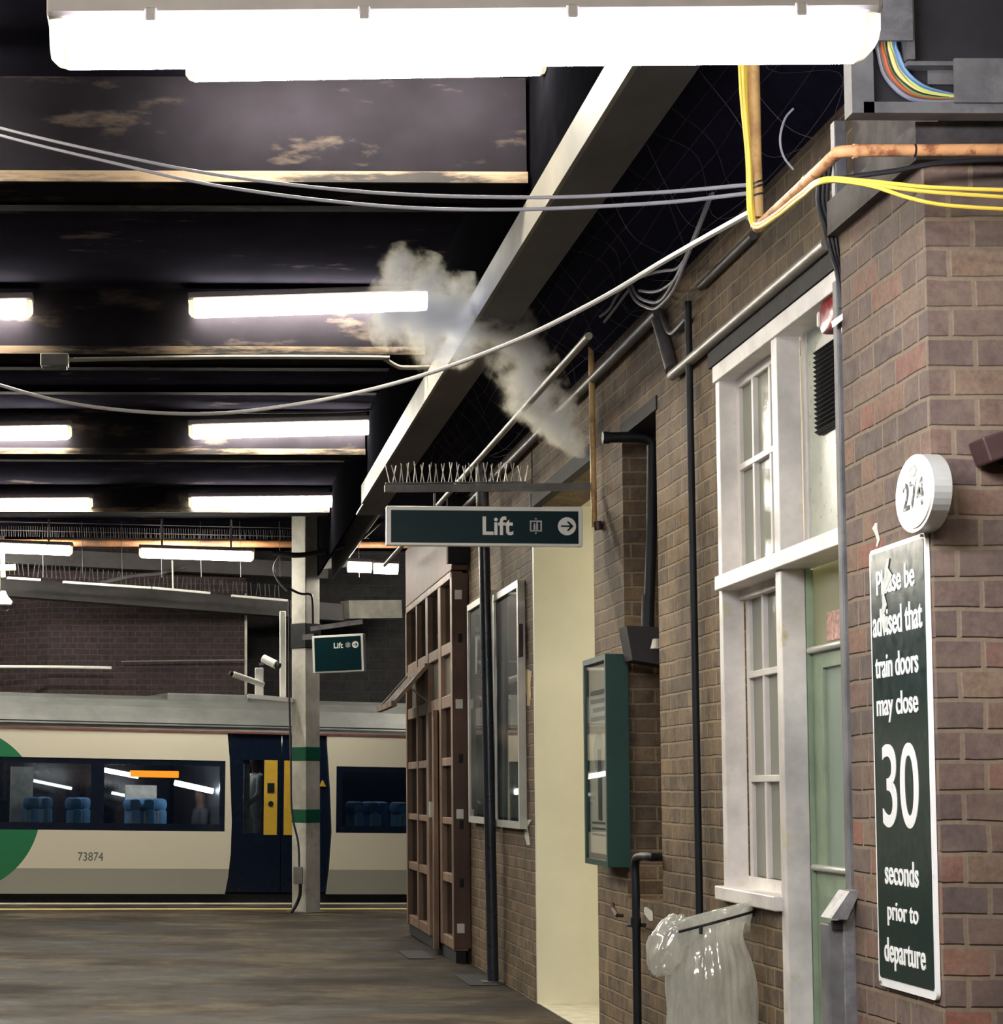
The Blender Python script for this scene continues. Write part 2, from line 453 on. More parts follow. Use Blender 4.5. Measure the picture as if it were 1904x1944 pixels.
p0 = V((EDGE0.x, EDGE0.y, 0)) - eu * 14 + ew * 0.03; p1 = p0 + eu * 28
s.prism([p0 + V((0, 0, -.1)), p1 + V((0, 0, -.4)), p1 + V((0, 0, -1.3)), p0 + V((0, 0, -1.3))], ew * 0.02)
s.build('trim_3', M['dark'], kind='structure')
s = MB(); s.box(-16, 18, 20, 45, -1.3, -1.2); s.build('ground', M['dark'], kind='structure')

# right-hand building wall with door/window opening, blind recess and passage opening
YD0, YW0, YW1 = 6.0, 8.30, 9.18
w = MB()
XB = XW + 0.32
w.box(XW, XB, YW0, YW1, 0, 0.93)                       # under the window
w.box(XW, XB, 5.6, YW1, 3.28, 4.62)                    # over door and window
w.box(XW, XB, YW1, 10.37, 0, 4.62)
w.box(XW, XB, 10.37, 11.18, 0, 0.84)
w.box(XW, XB, 10.37, 11.18, 3.31, 4.62)
w.box(XW + 0.2, XB, 10.37, 11.18, 0.84, 3.31)
w.box(XW, XB, 11.18, 12.0, 0, 4.62)
w.box(XW, XB, 12.0, 14.07, 3.31, 4.62)
w.box(XW, XB, 14.12, 21.0, 0, 4.62)
w.build('wall_right', M['brick_wall'], kind='structure')
s = MB(); s.box(XW - 0.012, XW + 0.05, 12.0, 14.07, 3.30, 3.40); s.build('trim_4', M['dark'], kind='structure')   # lintel edge of the passage
s = MB(); s.box(XW - 0.008, XW + 0.15, 10.33, 11.2, 3.29, 3.36); s.build('trim_5', M['dark'], kind='structure')
s = MB(); s.box(XW - 0.02, XW + 0.10, 6.0, 9.24, 3.27, 3.345); s.build('trim_6', M['dark'], kind='structure')
# passage to the lift: painted far wall, near wall, floor and ceiling
s = MB(); s.box(XW, 5.2, 14.07, 14.12, 0, 3.31)
s.build('wall_passage_far', M['passage'], kind='structure')
s = MB(); s.box(XB, 5.2, 11.9, 12.0, 0, 3.31); s.box(5.2, 5.3, 11.9, 14.12, 0, 3.31); s.build('wall_passage_near', M['passage'], kind='structure')
s = MB(); s.box(XB, 5.3, 11.9, 14.12, 3.31, 3.41); s.build('ceiling_passage', M['passage'], kind='structure')
s = MB(); s.box(XW, 5.3, 12.0, 14.07, 0.002, 0.008); s.build('floor_passage', mat('passage_floor', (206, 200, 180), 0.4), kind='structure')
# brick pier in the foreground
s = MB(); s.box(XP, 3.3, 5.33, 6.03, -0.02, 3.02); s.build('wall_pier', M['brick_pier'], kind='structure')
s = MB(); s.box(XP - 0.03, 3.3, 5.30, 6.05, 3.02, 3.12); s.box(XP + 0.05, 3.3, 5.36, 6.05, 3.12, 4.62)
s.build('trim_7', worn('sooty_stone', (92, 84, 80), (60, 55, 56), 7, 0.5, 0.1, 0.8), kind='structure')
# walls beyond the train
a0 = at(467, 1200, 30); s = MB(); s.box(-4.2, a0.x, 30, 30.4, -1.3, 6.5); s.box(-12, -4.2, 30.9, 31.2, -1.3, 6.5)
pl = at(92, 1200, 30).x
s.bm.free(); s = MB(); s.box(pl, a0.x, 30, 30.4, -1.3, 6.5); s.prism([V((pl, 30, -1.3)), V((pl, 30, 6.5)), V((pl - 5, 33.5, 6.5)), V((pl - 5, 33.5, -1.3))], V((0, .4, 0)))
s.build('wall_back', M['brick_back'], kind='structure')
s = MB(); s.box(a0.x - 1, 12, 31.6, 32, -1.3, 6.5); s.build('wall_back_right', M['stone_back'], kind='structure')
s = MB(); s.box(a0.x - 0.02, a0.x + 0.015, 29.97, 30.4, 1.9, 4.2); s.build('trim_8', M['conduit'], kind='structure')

# ceiling, cross beams, girder
XG = 1.55
s = MB(); s.box(-9, XW + 0.4, -6, 25.3, 4.65, 4.8); s.box(XW, 6, 5.3, 14.5, 4.62, 4.7); s.build('ceiling', M['ceil'], kind='structure')
for k, (Y, ypx) in enumerate([(9.4, 335), (13.5, 664), (18.0, 856), (22.5, 967)]):
    zb = at(400, ypx, Y).z
    s = MB(); s.box(-9, XG, Y, Y + 0.30, zb, 4.65)
    s.box(-9, XG, Y - 0.02, Y + 0.32, zb - 0.03, zb + 0.012)
    s.build('ceiling_beam' if k == 0 else 'ceiling_beam.%03d' % k, M['beam'], kind='structure')
    s = MB(); s.box(-9, XG, Y - 0.035, Y - 0.018, zb - 0.035, zb + 0.016)
    s.build('trim_%d' % (9 + k), M['lip'], kind='structure')
for k, (Y, zz) in enumerate([(11.35, 4.60), (15.8, 4.60), (16.9, 4.62), (20.3, 4.6)]):
    s = MB(); s.box(-9, XG, Y, Y + 0.12, zz, 4.65); s.build('trim_%d' % (13 + k), M['beam'], kind='structure')
s = MB(); s.box(XG, XG + 0.025, 5.6, 25.2, 3.90, 4.065); s.box(XG, XG + 0.02, 5.6, 25.2, 4.065, 4.65)
s.bm.free(); s = MB(); s.box(XG, XG + 0.02, 5.6, 18.4, 3.915, 4.08)
s.build('roof_girder_face', M['girder'], kind='structure')
s = MB(); s.box(XG + 0.02, XG + 0.24, 5.6, 19.2, 3.92, 3.94); s.box(XG + 0.21, XG + 0.24, 5.6, 25.2, 3.94, 4.65)
s.build('roof_girder', M['girder_dull'], kind='structure')
s = MB(); s.box(XG + 0.02, XG + 0.04, 5.6, 25.2, 3.94, 4.65); s.build('trim_19', mat('shade_black_steel', (11, 11, 14), 0.95, spec=0.0), kind='structure')  # upper girder face coloured near-black as shade, against the lamp light on it
s = MB(); s.box(XG + 0.24, XG + 0.42, 5.6, 25.2, 4.18, 4.2); s.box(XG + 0.40, XG + 0.42, 5.6, 25.2, 4.2, 4.65); s.build('trim_17', M['girder_dull'], kind='structure')
s = MB(); s.prism([V((XG + .42, 5.4, 4.21)), V((XW, 5.4, 3.84)), V((XW, 5.4, 3.88)), V((XG + .42, 5.4, 4.25))], (0, 15.5, 0)); s.build('trim_20', mat('blue_black_boarding', (36, 34, 52), 0.9, spec=0.05), kind='structure')  # blue-black sloped boarding that covers the upper brick wall
# canopy edge: rusty gutter, far canopy over the tracks and its edge beam
g0 = at(-200, 1029, 25.6); g1 = at(800, 1034, 25.6)
gut = tag(MB().tube([g0, (g0 + g1) / 2, g1], 0.045, 10).build('gutter_pipe', M['rust'], smooth=True), 'long rusty orange pipe along the far edge of the platform roof', 'pipe')
s = MB(); s.box(-12, 12, 26.6, 36, 5.0, 5.2); s.build('ceiling_far', M['ceil'], kind='structure')
c0, c1 = at(-300, 1092, 26.9), at(660, 1165, 30.2)
s = MB(); s.bar(c0, c1, 0.25, 0.24); s.build('far_canopy_beam', M['girder_dull'], kind='structure')
s = MB(); s.bar(at(-300, 1040, 28.5), at(620, 1085, 29.6), 0.2, 0.22); s.build('trim_18', M['girder_dull'], kind='structure')

# ------------------------------------------------------------------ lamps
def make_lamp(name, label, L, glow, group=None, cap=0.035, h=0.105, bodyh=0.05, taper=0.05):
    t = thing(name, label, 'lamp', group=group)
    prof = [(-0.065, 0.03), (-0.062, -0.03), (-0.045, -0.062), (-0.015, -0.075), (0.015, -0.075), (0.045, -0.062), (0.062, -0.03), (0.065, 0.03)]
    def ext(stations):
        b = MB(); rings = []
        for x, k in stations:
            rings.append([b.bm.verts.new((x, p[0] * (0.6 + 0.4 * k), 0.03 + (p[1] - 0.03) * k * h / 0.105)) for p in prof])
        for r0, r1 in zip(rings, rings[1:]):
            for i in range(len(prof)):
                j = (i + 1) % len(prof); b.bm.faces.new((r0[i], r0[j], r1[j], r1[i]))
        b.bm.faces.new(rings[0]); b.bm.faces.new(list(reversed(rings[-1])))
        return b
    hl = L / 2
    ext([(-hl + cap, 1), (hl - cap, 1)]).build('diffuser', glow, t, smooth=True, local=True)
    ext([(-hl, 0.72), (-hl + 0.015, 0.93), (-hl + cap - 0.002, 1)]).build('end_cap', M['lamp_cap'], t, smooth=True, local=True)
    ext([(hl - cap + 0.002, 1), (hl - 0.015, 0.93), (hl, 0.72)]).build('end_cap', M['lamp_cap'], t, smooth=True, local=True)
    MB().box(-hl - 0.005, hl + 0.005, -0.07, 0.07, 0.031, 0.031 + bodyh, 0.012).build('housing', M['lamp_body'], t, local=True)
    return t
def lamp_matrix(p0, p1, L):
    c = (p0 + p1) / 2; d = p1 - p0; x = d.normalized()
    z = V((0, 0, 1)); y = z.cross(x).normalized(); z = x.cross(y)
    R = Matrix((x, y, z)).transposed().to_4x4()
    return Matrix.Translation(c) @ R @ Matrix.Diagonal((d.length / L, 1, 1, 1))
def hang(c0, zt, parent=None):
    pass
GL = 'fluorescent batten lamps under the platform roof'
lampA = make_lamp('batten_lamp', 'second-largest fluorescent batten lamp, just behind and below the huge near one', 1.5, M['lamp_warm'], GL)
lampA.matrix_world = lamp_matrix(at(352, 122, 9.0), at(1040, 110, 9.0), 1.5)
vis = [
    (at(358, 582, 13.41), at(820, 567, 13.41), 'lit batten lamp whose right end is wrapped in the steam'),
    (at(358, 817, 17.91), at(716, 808, 17.91), 'lit batten lamp directly below the sagging white cable, right of the roof centre'),
    (at(358, 952, 22.41), at(640, 949, 22.41), 'lit batten lamp left of the bird spikes, last whole one before the rusty pipe'),
    (at(264, 1047, 25.2), at(482, 1054, 25.2), 'lit batten lamp hanging just below the rusty orange pipe, beside the white column top'),
    (at(-420, 592, 13.41), at(62, 582, 13.41), 'batten lamp cut off by the left picture edge, yellowed end cap, nearest of that row'),
    (at(-230, 824, 17.91), at(136, 818, 17.91), 'batten lamp at the left picture edge under the sagging white cable, end cap pale'),
    (at(-110, 955, 22.41), at(176, 953, 22.41), 'batten lamp at the left picture edge just above the rusty orange pipe'),
    (at(-90, 1034, 25.2), at(138, 1043, 25.2), 'batten lamp at the left picture edge just below the rusty orange pipe'),
]
for p0, p1, lab in vis:
    r_ = dup(lampA, lamp_matrix(p0, p1, 1.5), lab); MW[r_.name] = lamp_matrix(p0, p1, 1.5)
    if p0.y > 25:
        for f in (.2, .8):
            q = p0.lerp(p1, f) + V((0, 0, .07)); MB().cyl(q, V((q.x, q.y, 4.66)), .012, 8).build('suspension_rod', M['conduit'], r_)
# rows carry on overhead, behind the viewer; unseen left row added to light train
for X, Y in [(0.8, 0.0), (-1.75, 0.0), (0.8, -4.4), (-1.75, -4.4), (-1.75, 4.4), (-1.75, 8.9), (-4.6, 8.9), (-4.6, 13.3), (-4.6, 17.85), (-4.6, 22.3), (3.9, 27.8), (-3.4, 27.6)]:
    dup(lampA, lamp_matrix(V((X - .75, Y, 4.47)), V((X + .75, Y, 4.47)), 1.5), 'unseen batten lamp along the ceiling rows, added for light outside the picture', 'ceiling lamps outside the picture')
# hanger rods for the row lamps that sit below the roof
# twin small lamps beyond the column
for k, (px, lab) in enumerate([(684, 'left one of two short bright lamps right of the white column'), (734, 'right one of two short bright lamps, nearest the timber front')]):
    M2 = lamp_matrix(at(px - 25, 1073 + 3 * k, 25.2), at(px + 22, 1075 + 3 * k, 25.2), 1.5)
    dup(lampA, M2 @ Matrix.Diagonal((1, 1, 1.05, 1)), lab, 'twin lamps right of the column')
# big near lamp
lampN = make_lamp('near_batten_lamp', 'huge glaring batten lamp across the top of the picture', 1.64, M['lamp_cool'], None, 0.035, 0.078, 0.055)
lampN.matrix_world = lamp_matrix(at(97, 84, 4.2), at(1655, 72, 4.2), 1.64)
MW[lampN.name] = lampN.matrix_world.copy()
for x in (-0.62, -0.2, 0.21, 0.66):
    MB().box(x - 0.012, x + 0.012, -0.074, 0.074, 0.02, 0.05, 0.004).build('clip', M['lamp_body'], lampN, local=True)
pr = at(1605, 90, 4.2)
MB().cyl(pr + V((0, -0.07, -.004)), pr + V((0, -0.082, -.004)), 0.013, 16).build('end_lock', M['lamp_cap'], lampN)
for px in (565, 1250):
    q = at(px, 20, 4.2)
    MB().cyl(q, V((q.x, q.y, 4.649)), 0.008, 8).build('suspension_rod', M['conduit'], lampN)

# ------------------------------------------------------------------ lift signs
def lift_sign(name, label, W, H, depth, txt_h, lx, sx, ax, r, zoff, group, rowz):
    """panel in local XZ plane, facing -Y, centred"""
    t = thing(name, label, 'sign', group=group)
    MB().box(-W / 2, W / 2, 0, depth, -H / 2, H / 2, 0.006).build('panel_box', M['sign_white'], t, local=True)
    f = 0.016
    MB().box(-W / 2 + f * 1.6, W / 2 - f * 1.6, -0.003, 0.004, -H / 2 + f, H / 2 - f * 1.5).build('green_panel', M['sign_green'], t, local=True)
    b = text_mesh('Lift', txt_h * 1.62, txt_h, 0.002, 0.022); place(b, (lx, -0.0032, rowz), (1, 0, 0), (0, 0, 1)); b.build('lettering', M['sign_white'], t, local=True, fix=False)
    b = MB(); b.tube([(ax, -0.003, rowz), (ax, -0.006, rowz)], r, 36); b.build('arrow_disc', M['sign_white'], t, local=True)
    b = MB(); k = r / 0.05
    def P2(x, z): return (ax + x * k, -0.0062, rowz + z * k)
    b.prism([P2(*p) for p in [(-.034, .0045), (.016, .0045), (-.002, .026), (.010, .026), (.036, 0), (.010, -.026), (-.002, -.026), (.016, -.0045), (-.034, -.0045)]], (0, -0.002, 0))
    b.build('arrow', M['sign_green'], t, local=True)
    # lift pictogram: framed car with two figures and up / down marks
    b = MB(); q = 0.66 * r
    fr = lambda s: [(sx - s, -0.0032, rowz - s * .92), (sx + s, -0.0032, rowz - s * .92), (sx + s, -0.0032, rowz + s * .92), (sx - s, -0.0032, rowz + s * .92)]
    b.holed(fr(q), [fr(q * .76)], (0, -0.002, 0))
    for dx, hh in ((-.25, .9), (.2, 1.1)):
        b.box(sx + (dx - .16) * q, sx + (dx + .16) * q, -0.005, -0.0032, rowz - q * .62, rowz + q * (hh - .75))
        b.tube([(sx + dx * q, -0.0032, rowz + q * (hh - .58)), (sx + dx * q, -0.005, rowz + q * (hh - .58))], q * .14, 12)
    for sg in (1, -1):
        b.prism([(sx - q * .2, -0.0032, rowz + sg * q * 1.12), (sx + q * .2, -0.0032, rowz + sg * q * 1.12), (sx, -0.0032, rowz + sg * q * 1.42)], (0, -0.002, 0))
    b.build('lift_symbol', mat('pale_print', (196, 200, 196), 0.5), t, local=True)
    return t
YS = 11.75
cA, cB = at(733, 998, YS), at(1106, 998, YS)
Wd = (cB - cA).length; ctr = at(920, 999, YS)
Hd = at(920, 962, YS).z - at(920, 1037, YS).z
k = Wd / 373
sg1 = lift_sign('lift_sign', 'long dark green hanging sign reading Lift with arrow, below a spiked bar', Wd, Hd, 0.05, 36 * k, (945 - 920) * k, (1017 - 920) * k, (1076 - 920) * k, 17.2 * k, 0, None, 1 * k)
sg1.matrix_world = Matrix.Translation(ctr) @ Matrix.Rotation(math.radians(0.3), 4, 'Y')
MW[sg1.name] = sg1.matrix_world.copy()
# hanging bar with bird spikes
b0, b1 = at(731, 926, YS), at(1121, 923, YS)
bar = thing('sign_bar', 'grey horizontal steel bar carrying the long Lift sign', 'sign bar', b0)
MB().bar(b0 + V((0, .03, 0)), b1 + V((0, .03, 0)), 0.05, 0.038).build('bar', M['steel_dull'], bar)
for px in (826, 1009):
    q = at(px, 935, YS) + V((0, .03, 0)); q2 = at(px, 964, YS) + V((0, .03, 0))
    MB().tube([q, q2], 0.007, 8).build('hanger', M['steel'], bar)
spk = thing('bird_spikes', 'strip of thin wire bird spikes standing on the Lift sign bar', 'bird spikes', b0)
MB().bar(at(733, 916, YS) + V((0, .03, 0)), at(1000, 914, YS) + V((0, .03, 0)), 0.03, 0.006).build('base_strip', M['steel_dull'], spk)
random.seed(3)
for i in range(40):
    f = i / 39
    q = at(740 + 258 * f, 914, YS) + V((0, .03, 0))
    lean = (0.018 if i % 2 else -0.018) + random.uniform(-.008, .008)
    MB().tube([q, q + V((lean, random.uniform(-.03, .03), 0.105 + random.uniform(-.01, .01)))], 0.0027, 5).build('spike', M['alu'], spk)
# smaller sign by the column
sg2 = lift_sign('lift_sign', 'small square-ish green Lift sign fixed beside the white column', 0.56, 0.40, 0.09, 0.062, 0.01, 0.115, 0.195, 0.036, 0, None, 0.085)
m1, m2 = at(593, 1243, 23.0), at(690, 1238, 22.78)
x = (m2 - m1).normalized(); z = V((0, 0, 1)); y = z.cross(x).normalized(); z = x.cross(y)
R = Matrix((x, y, z)).transposed().to_4x4(); R.translation = (m1 + m2) / 2
hh = at(593, 1207, 23).z - at(593, 1278, 23).z
sg2.matrix_world = R @ Matrix.Diagonal(((m2 - m1).length / 0.56, 1, hh / 0.40, 1))
MW[sg2.name] = sg2.matrix_world.copy()
s = MB(); s.bar(at(590, 1194, 23), at(688, 1180, 22.8), 0.04, 0.05); s.build('support_bar', M['steel_dull'], sg2)
s = MB(); s.bar(at(578, 1210, 23.4), at(600, 1208, 23.0), 0.05, 0.06); s.build('bracket', M['black'], sg2)

# ------------------------------------------------------------------ column
cb = onZ(581, 1733, -0.03)
col = thing('steel_column', 'tall white painted square column with two green bands', 'column', (cb.x, cb.y, cb.z))
cm = Matrix.Translation(cb) @ Matrix.Rotation(math.radians(42), 4, 'Z')
hw = 0.118
ztop = at(580, 1045, cb.y).z
def colseg(z0, z1, e=0):
    s = MB(); s.obox(cm @ Matrix.Translation((0, 0, (z0 + z1) / 2 - cb.z)), 2 * hw + e, 2 * hw + e, z1 - z0, 0.008); return s
colseg(cb.z, 4.66).build('shaft', M['column'], col)
for y0, y1 in ((1418, 1445), (1536, 1562)):
    colseg(at(580, y1, cb.y).z, at(580, y0, cb.y).z, 0.006).build('green_band', M['band'], col)
colseg(cb.z - 0.02, cb.z + 0.02, 0.12).build('base_plate', M['steel_dull'], col)
colseg(at(580, 1232, cb.y).z, at(580, 1184, cb.y).z, 0.02).build('dark_collar', M['black'], col)
# cable and junction box on the column
yb = cb.y - 0.2
jb = thing('junction_box', 'small grey electrical box low on the white column with black cable below', 'junction box', at(566, 1690, yb))
q = at(566, 1662, yb); MB().box(q.x - .055, q.x + .055, q.y - .03, q.y + .06, q.z - .1, q.z + .1, 0.008).build('box', M['conduit'], jb)
MB().tube(spline([at(570, 1678, yb), at(569, 1700, yb), at(560, 1722, yb), at(546, 1740, yb - .1)], 5), 0.02, 8).build('cable', M['black_cable'], jb)
tag(MB().tube(spline([at(549, 1140, yb), at(549, 1300, yb), at(552, 1440, yb), at(554, 1540, yb), at(566, 1600, yb), at(568, 1650, yb)], 5), 0.012, 8).build('column_conduit', M['conduit_dark'], smooth=True), 'thin grey conduit running down the left edge of the column', 'conduit')
tag(MB().tube(spline([at(546, 1116, yb), at(570, 1127, yb), at(588, 1128, yb), at(593, 1140, yb), at(594, 1185, yb)], 5), 0.014, 8).build('column_cable', M['black_cable'], smooth=True), 'black cable bent across the upper column towards the small Lift sign', 'cable')
tag(MB().tube(spline([at(535, 1050, yb), at(520, 1075, yb), at(526, 1100, yb), at(545, 1122, yb)], 5), 0.012, 8).build('loose_cable', M['grey_cable'], smooth=True), 'pale cable looping from the roof to the column head', 'cable')
# bright white post, cameras
tag(MB().box(at(531, 1200, 25.2).x, at(543, 1200, 25.2).x, 25.2, 25.28, at(537, 1330, 25.2).z, at(537, 1160, 25.2).z, 0.01).build('white_post', M['sign_white']), 'bright white upright post just left of the column, above the train', 'post')
pc = thing('camera_post', 'short white post holding two surveillance cameras above the train roof', 'camera post', at(490, 1325, 25))
q0, q1 = at(492, 1327, 25), at(492, 1268, 25)
MB().box(q0.x - .05, q0.x + .05, 24.95, 25.05, q0.z, q1.z, 0.008).build('post', M['sign_white'], pc)
MB().bar(at(470, 1322, 25), at(555, 1330, 25), 0.3, 0.05).build('shelf', M['sign_white'], pc)
def cctv(label, pa, pb, r):
    t = thing('surveillance_camera', label, 'camera', (pa + pb) / 2, group='surveillance cameras by the column')
    MB().tube([pa, pb], r, 14).build('housing', M['sign_white'], t, smooth=True)
    d = (pb - pa).normalized(); MB().tube([pa - d * 0.01, pa - d * .05], r * .8, 14).build('lens_hood', M['black'], t)
    MB().bar((pa + pb) / 2, V((q0.x, 25, (pa.z + pb.z) / 2 - .03)), 0.025, 0.03).build('bracket', M['steel_dull'], t)
cctv('upper stubby white camera pointing right, on the camera post', at(524, 1262, 24.9), at(500, 1250, 25), 0.05)
cctv('lower long white camera pointing left, on the camera post', at(443, 1280, 24.8), at(500, 1300, 24.95), 0.035)

# ------------------------------------------------------------------ cables, conduits and pipes
def cable(name, label, px, r, mt, cat='cable', group=None, n=8, pts=None):
    P = pts if pts else [at(x, y, Y) for x, y, Y in px]
    return tag(MB().tube(spline(P, n), r, 8).build(name, mt, smooth=True), label, cat, group)
GC = 'cables sagging under the roof'
cable('hanging_cable', 'upper of the two grey cables sagging from the upper left edge', [(-420, 120, 9.3), (-150, 200, 9.0), (0, 243, 8.7), (200, 290, 8.3), (420, 333, 7.9), (700, 365, 7.4), (1000, 375, 6.9), (1240, 366, 6.4), (1430, 350, 6.0)], 0.0065, M['grey_cable'], group=GC)
cable('hanging_cable', 'lower of the two grey cables sagging from the upper left edge', [(-420, 135, 9.3), (-150, 210, 9.0), (0, 257, 8.7), (200, 306, 8.3), (420, 354, 7.9), (700, 389, 7.4), (950, 398, 6.9), (1240, 386, 6.4), (1430, 366, 6.0)], 0.0065, M['grey_cable'], group=GC)
cable('hanging_cable', 'single white cable sagging in a long curve through the middle of the picture', [(-420, 560, 13.4), (-150, 676, 12.8), (0, 731, 12.3), (160, 770, 11.7), (370, 786, 11.0), (560, 768, 10.3), (760, 725, 9.5), (960, 655, 8.6), (1130, 573, 7.8), (1270, 490, 7.1), (1430, 400, 6.1)], 0.010, M['pale_cable'], group=GC)
# conduit under the second visible beam
cable('beam_conduit', 'pale conduit running under the roof beam and stepping down at its right end', [(130, 683, 13.35), (135, 683, 13.35), (430, 678, 13.35), (715, 679, 13.35), (730, 682, 13.35), (755, 696, 13.35), (775, 698, 13.35), (850, 697, 13.35)], 0.014, M['conduit'], 'conduit', n=3)
q = at(104, 686, 13.35)
jb = thing('conduit_box', 'small pale square box at the left end of the beam conduit', 'junction box', q)
MB().box(q.x - .09, q.x + .09, q.y - .05, q.y + .05, q.z - .035, q.z + .045, 0.008).build('box', M['conduit'], jb)
MB().box(q.x - .08, q.x + .08, q.y - .06, q.y + .04, q.z - .052, q.z - .038, 0.005).build('lid', M['steel'], jb)
cable('thin_roof_conduit', 'thin pale conduit under the third roof beam near the girder', [(380, 783, 17.6), (620, 782, 17.6), (790, 772, 17.6)], 0.012, M['conduit_dark'], 'conduit', n=2)
# wall conduits: line along the wall plane
def wallpipe(name, label, pa, pb, X, r, mt, cat='conduit'):
    a, c = onX(*pa, X), onX(*pb, X)
    zz = (a.z + c.z) / 2
    return tag(MB().tube([V((X, a.y, zz)), V((X, (a.y + c.y) / 2, zz)), V((X, c.y, zz))], r, 10).build(name, mt, smooth=True), label, cat)
wallpipe('wall_conduit', 'pale grey pipe running along the dark wall above the white window', (1572, 478), (1276, 700), XW - 0.03, 0.026, M['conduit'])
wallpipe('wall_conduit', 'dark grey pipe on the brick wall behind the ochre upright pipe', (1250, 596), (880, 965), XW - 0.04, 0.028, M['conduit_dark'])
wallpipe('wall_conduit', 'short dark pipe high on the wall left of the orange pipe', (1430, 440), (1330, 552), XW - 0.02, 0.018, M['conduit_dark'])
wallpipe('high_pipe', 'pale slender pipe running from the ochre upright away along the wall', (1118, 652), (730, 1066), 1.93, 0.019, M['conduit_mid'], 'pipe')
# slanting drain, short bracket pieces
X = XW - 0.03
tag(MB().tube([onX(1246, 596, X), onX(1262, 650, X), onX(1276, 702, X)], 0.034, 10).build('slanting_pipe', M['conduit_dark'], smooth=True), 'dark slanting pipe on the wall linking two conduits', 'pipe')
cable('hooked_conduit', 'thin hooked conduit beside the black upright cable on the wall', None, 0.014, M['conduit_dark'], 'conduit', pts=[onX(1254, 590, X), onX(1266, 622, X), onX(1276, 632, X), onX(1290, 620, X), onX(1304, 604, X)], n=4)
tag(MB().tube([onX(1306, 572, XW - .035), onX(1312, 900, XW - .035), onX(1320, 1300, XW - .035), onX(1328, 1740, XW - .035), onX(1332, 1944, XW - .035)], 0.017, 10).build('black_upright_cable', M['black'], smooth=True), 'black vertical pipe down the brick wall left of the white window', 'pipe')
for y in (885, 1475):
    pass
# ochre upright with a brown side arm
X = 2.26
a, c = at(1122, 652, 11.75), at(1128, 1000, 11.75)
ow = thing('ochre_upright_pipe', 'thin ochre upright pipe at the passage corner holding the sign bar', 'pipe', c)
MB().tube([a, (a + c) / 2, c], 0.017, 12).build('pipe', M['wood_pipe'], ow, smooth=True)
MB().tube([c, at(1142, 996, 11.75), at(1180, 996, 11.6), at(1222, 997, 11.3)], 0.012, 8).build('side_arm', M['brown'], ow)
MB().tube([at(1172, 996, 11.6), at(1222, 997, 11.3)], 0.024, 12).build('sleeve', M['brown'], ow)
MB().tube([at(1134, 990, 11.74), at(1136, 1006, 11.74)], 0.024, 10).build('clamp', M['brown'], ow)
# pale bracket plate above the ochre pipe
s = MB(); s.prism([at(1112, 590, 11.9), at(1120, 632, 11.9), at(1062, 680, 12.9), at(1064, 650, 12.9)], (0.02, 0, 0)); tag(s.build('bracket_plate', M['steel']), 'pale triangular steel bracket plate above the ochre pipe', 'bracket')
# black soil pipe in the recess
bp = thing('black_drain_pipe', 'thick black drain pipe with open elbow in the brick recess', 'drain pipe', onX(1236, 1190, 2.44))
Yp = 10.95
MB().tube(spline([at(1146, 831, Yp), at(1190, 830, Yp), at(1222, 831, Yp), at(1236, 840, Yp), at(1238, 860, Yp), at(1236, 1030, Yp), at(1230, 1205, Yp)], 6), 0.028, 14).build('pipe', M['black'], bp, smooth=True)
MB().tube([at(1144, 831, Yp), at(1156, 831, Yp)], 0.032, 14).build('collar', M['black'], bp)
MB().tube([at(1231, 1130, Yp), at(1229, 1216, Yp)], 0.033, 14).build('socket', M['black'], bp)
hp = thing('rainwater_hopper', 'boxy black hopper below the black drain pipe', 'hopper', at(1215, 1262, 10.9))
h0 = at(1183, 1190, 10.9); h1 = at(1262, 1266, 10.9)
s = MB(); s.prism([V((h0.x, 10.82, h0.z)), V((h1.x, 10.82, h0.z - .01)), V((h1.x, 10.82, h1.z)), V((h0.x + .03, 10.82, h1.z + .03))], (0, .2, 0)); s.build('hopper_box', M['dark'], hp)
MB().cyl(at(1247, 1213, 10.7), at(1247, 1232, 10.7), 0.022, 14, 0.034).build('pale_cone', M['conduit'], hp)
lp = thing('waste_pipe', 'black waste pipe leaving the wall and dropping beside the bin', 'drain pipe', onX(1210, 1944, 2.27))
X = XW - 0.06
MB().tube(spline([onX(1262, 1627, XW + .05), onX(1238, 1627, X), onX(1216, 1626, X), onX(1206, 1638, X), onX(1207, 1700, X), onX(1209, 1850, X), onX(1211, 2010, X)], 6), 0.021, 12).build('pipe', M['black'], lp, smooth=True)
MB().tube([onX(1207, 1742, X), onX(1207, 1760, X)], 0.027, 12).build('joint', M['black'], lp)
MB().tube([onX(1193, 1756, X + .03), onX(1224, 1756, X + .03)], 0.010, 8).build('bracket', M['black'], lp)
# brown hook on the wall
tag(MB().tube([onX(1162, 1716, X), onX(1164, 1726, X), onX(1172, 1738, X), onX(1182, 1738, X + .03)], 0.012, 8).build('wall_hook', M['brown']), 'small brown hook on the brick wall left of the black waste pipe', 'hook')
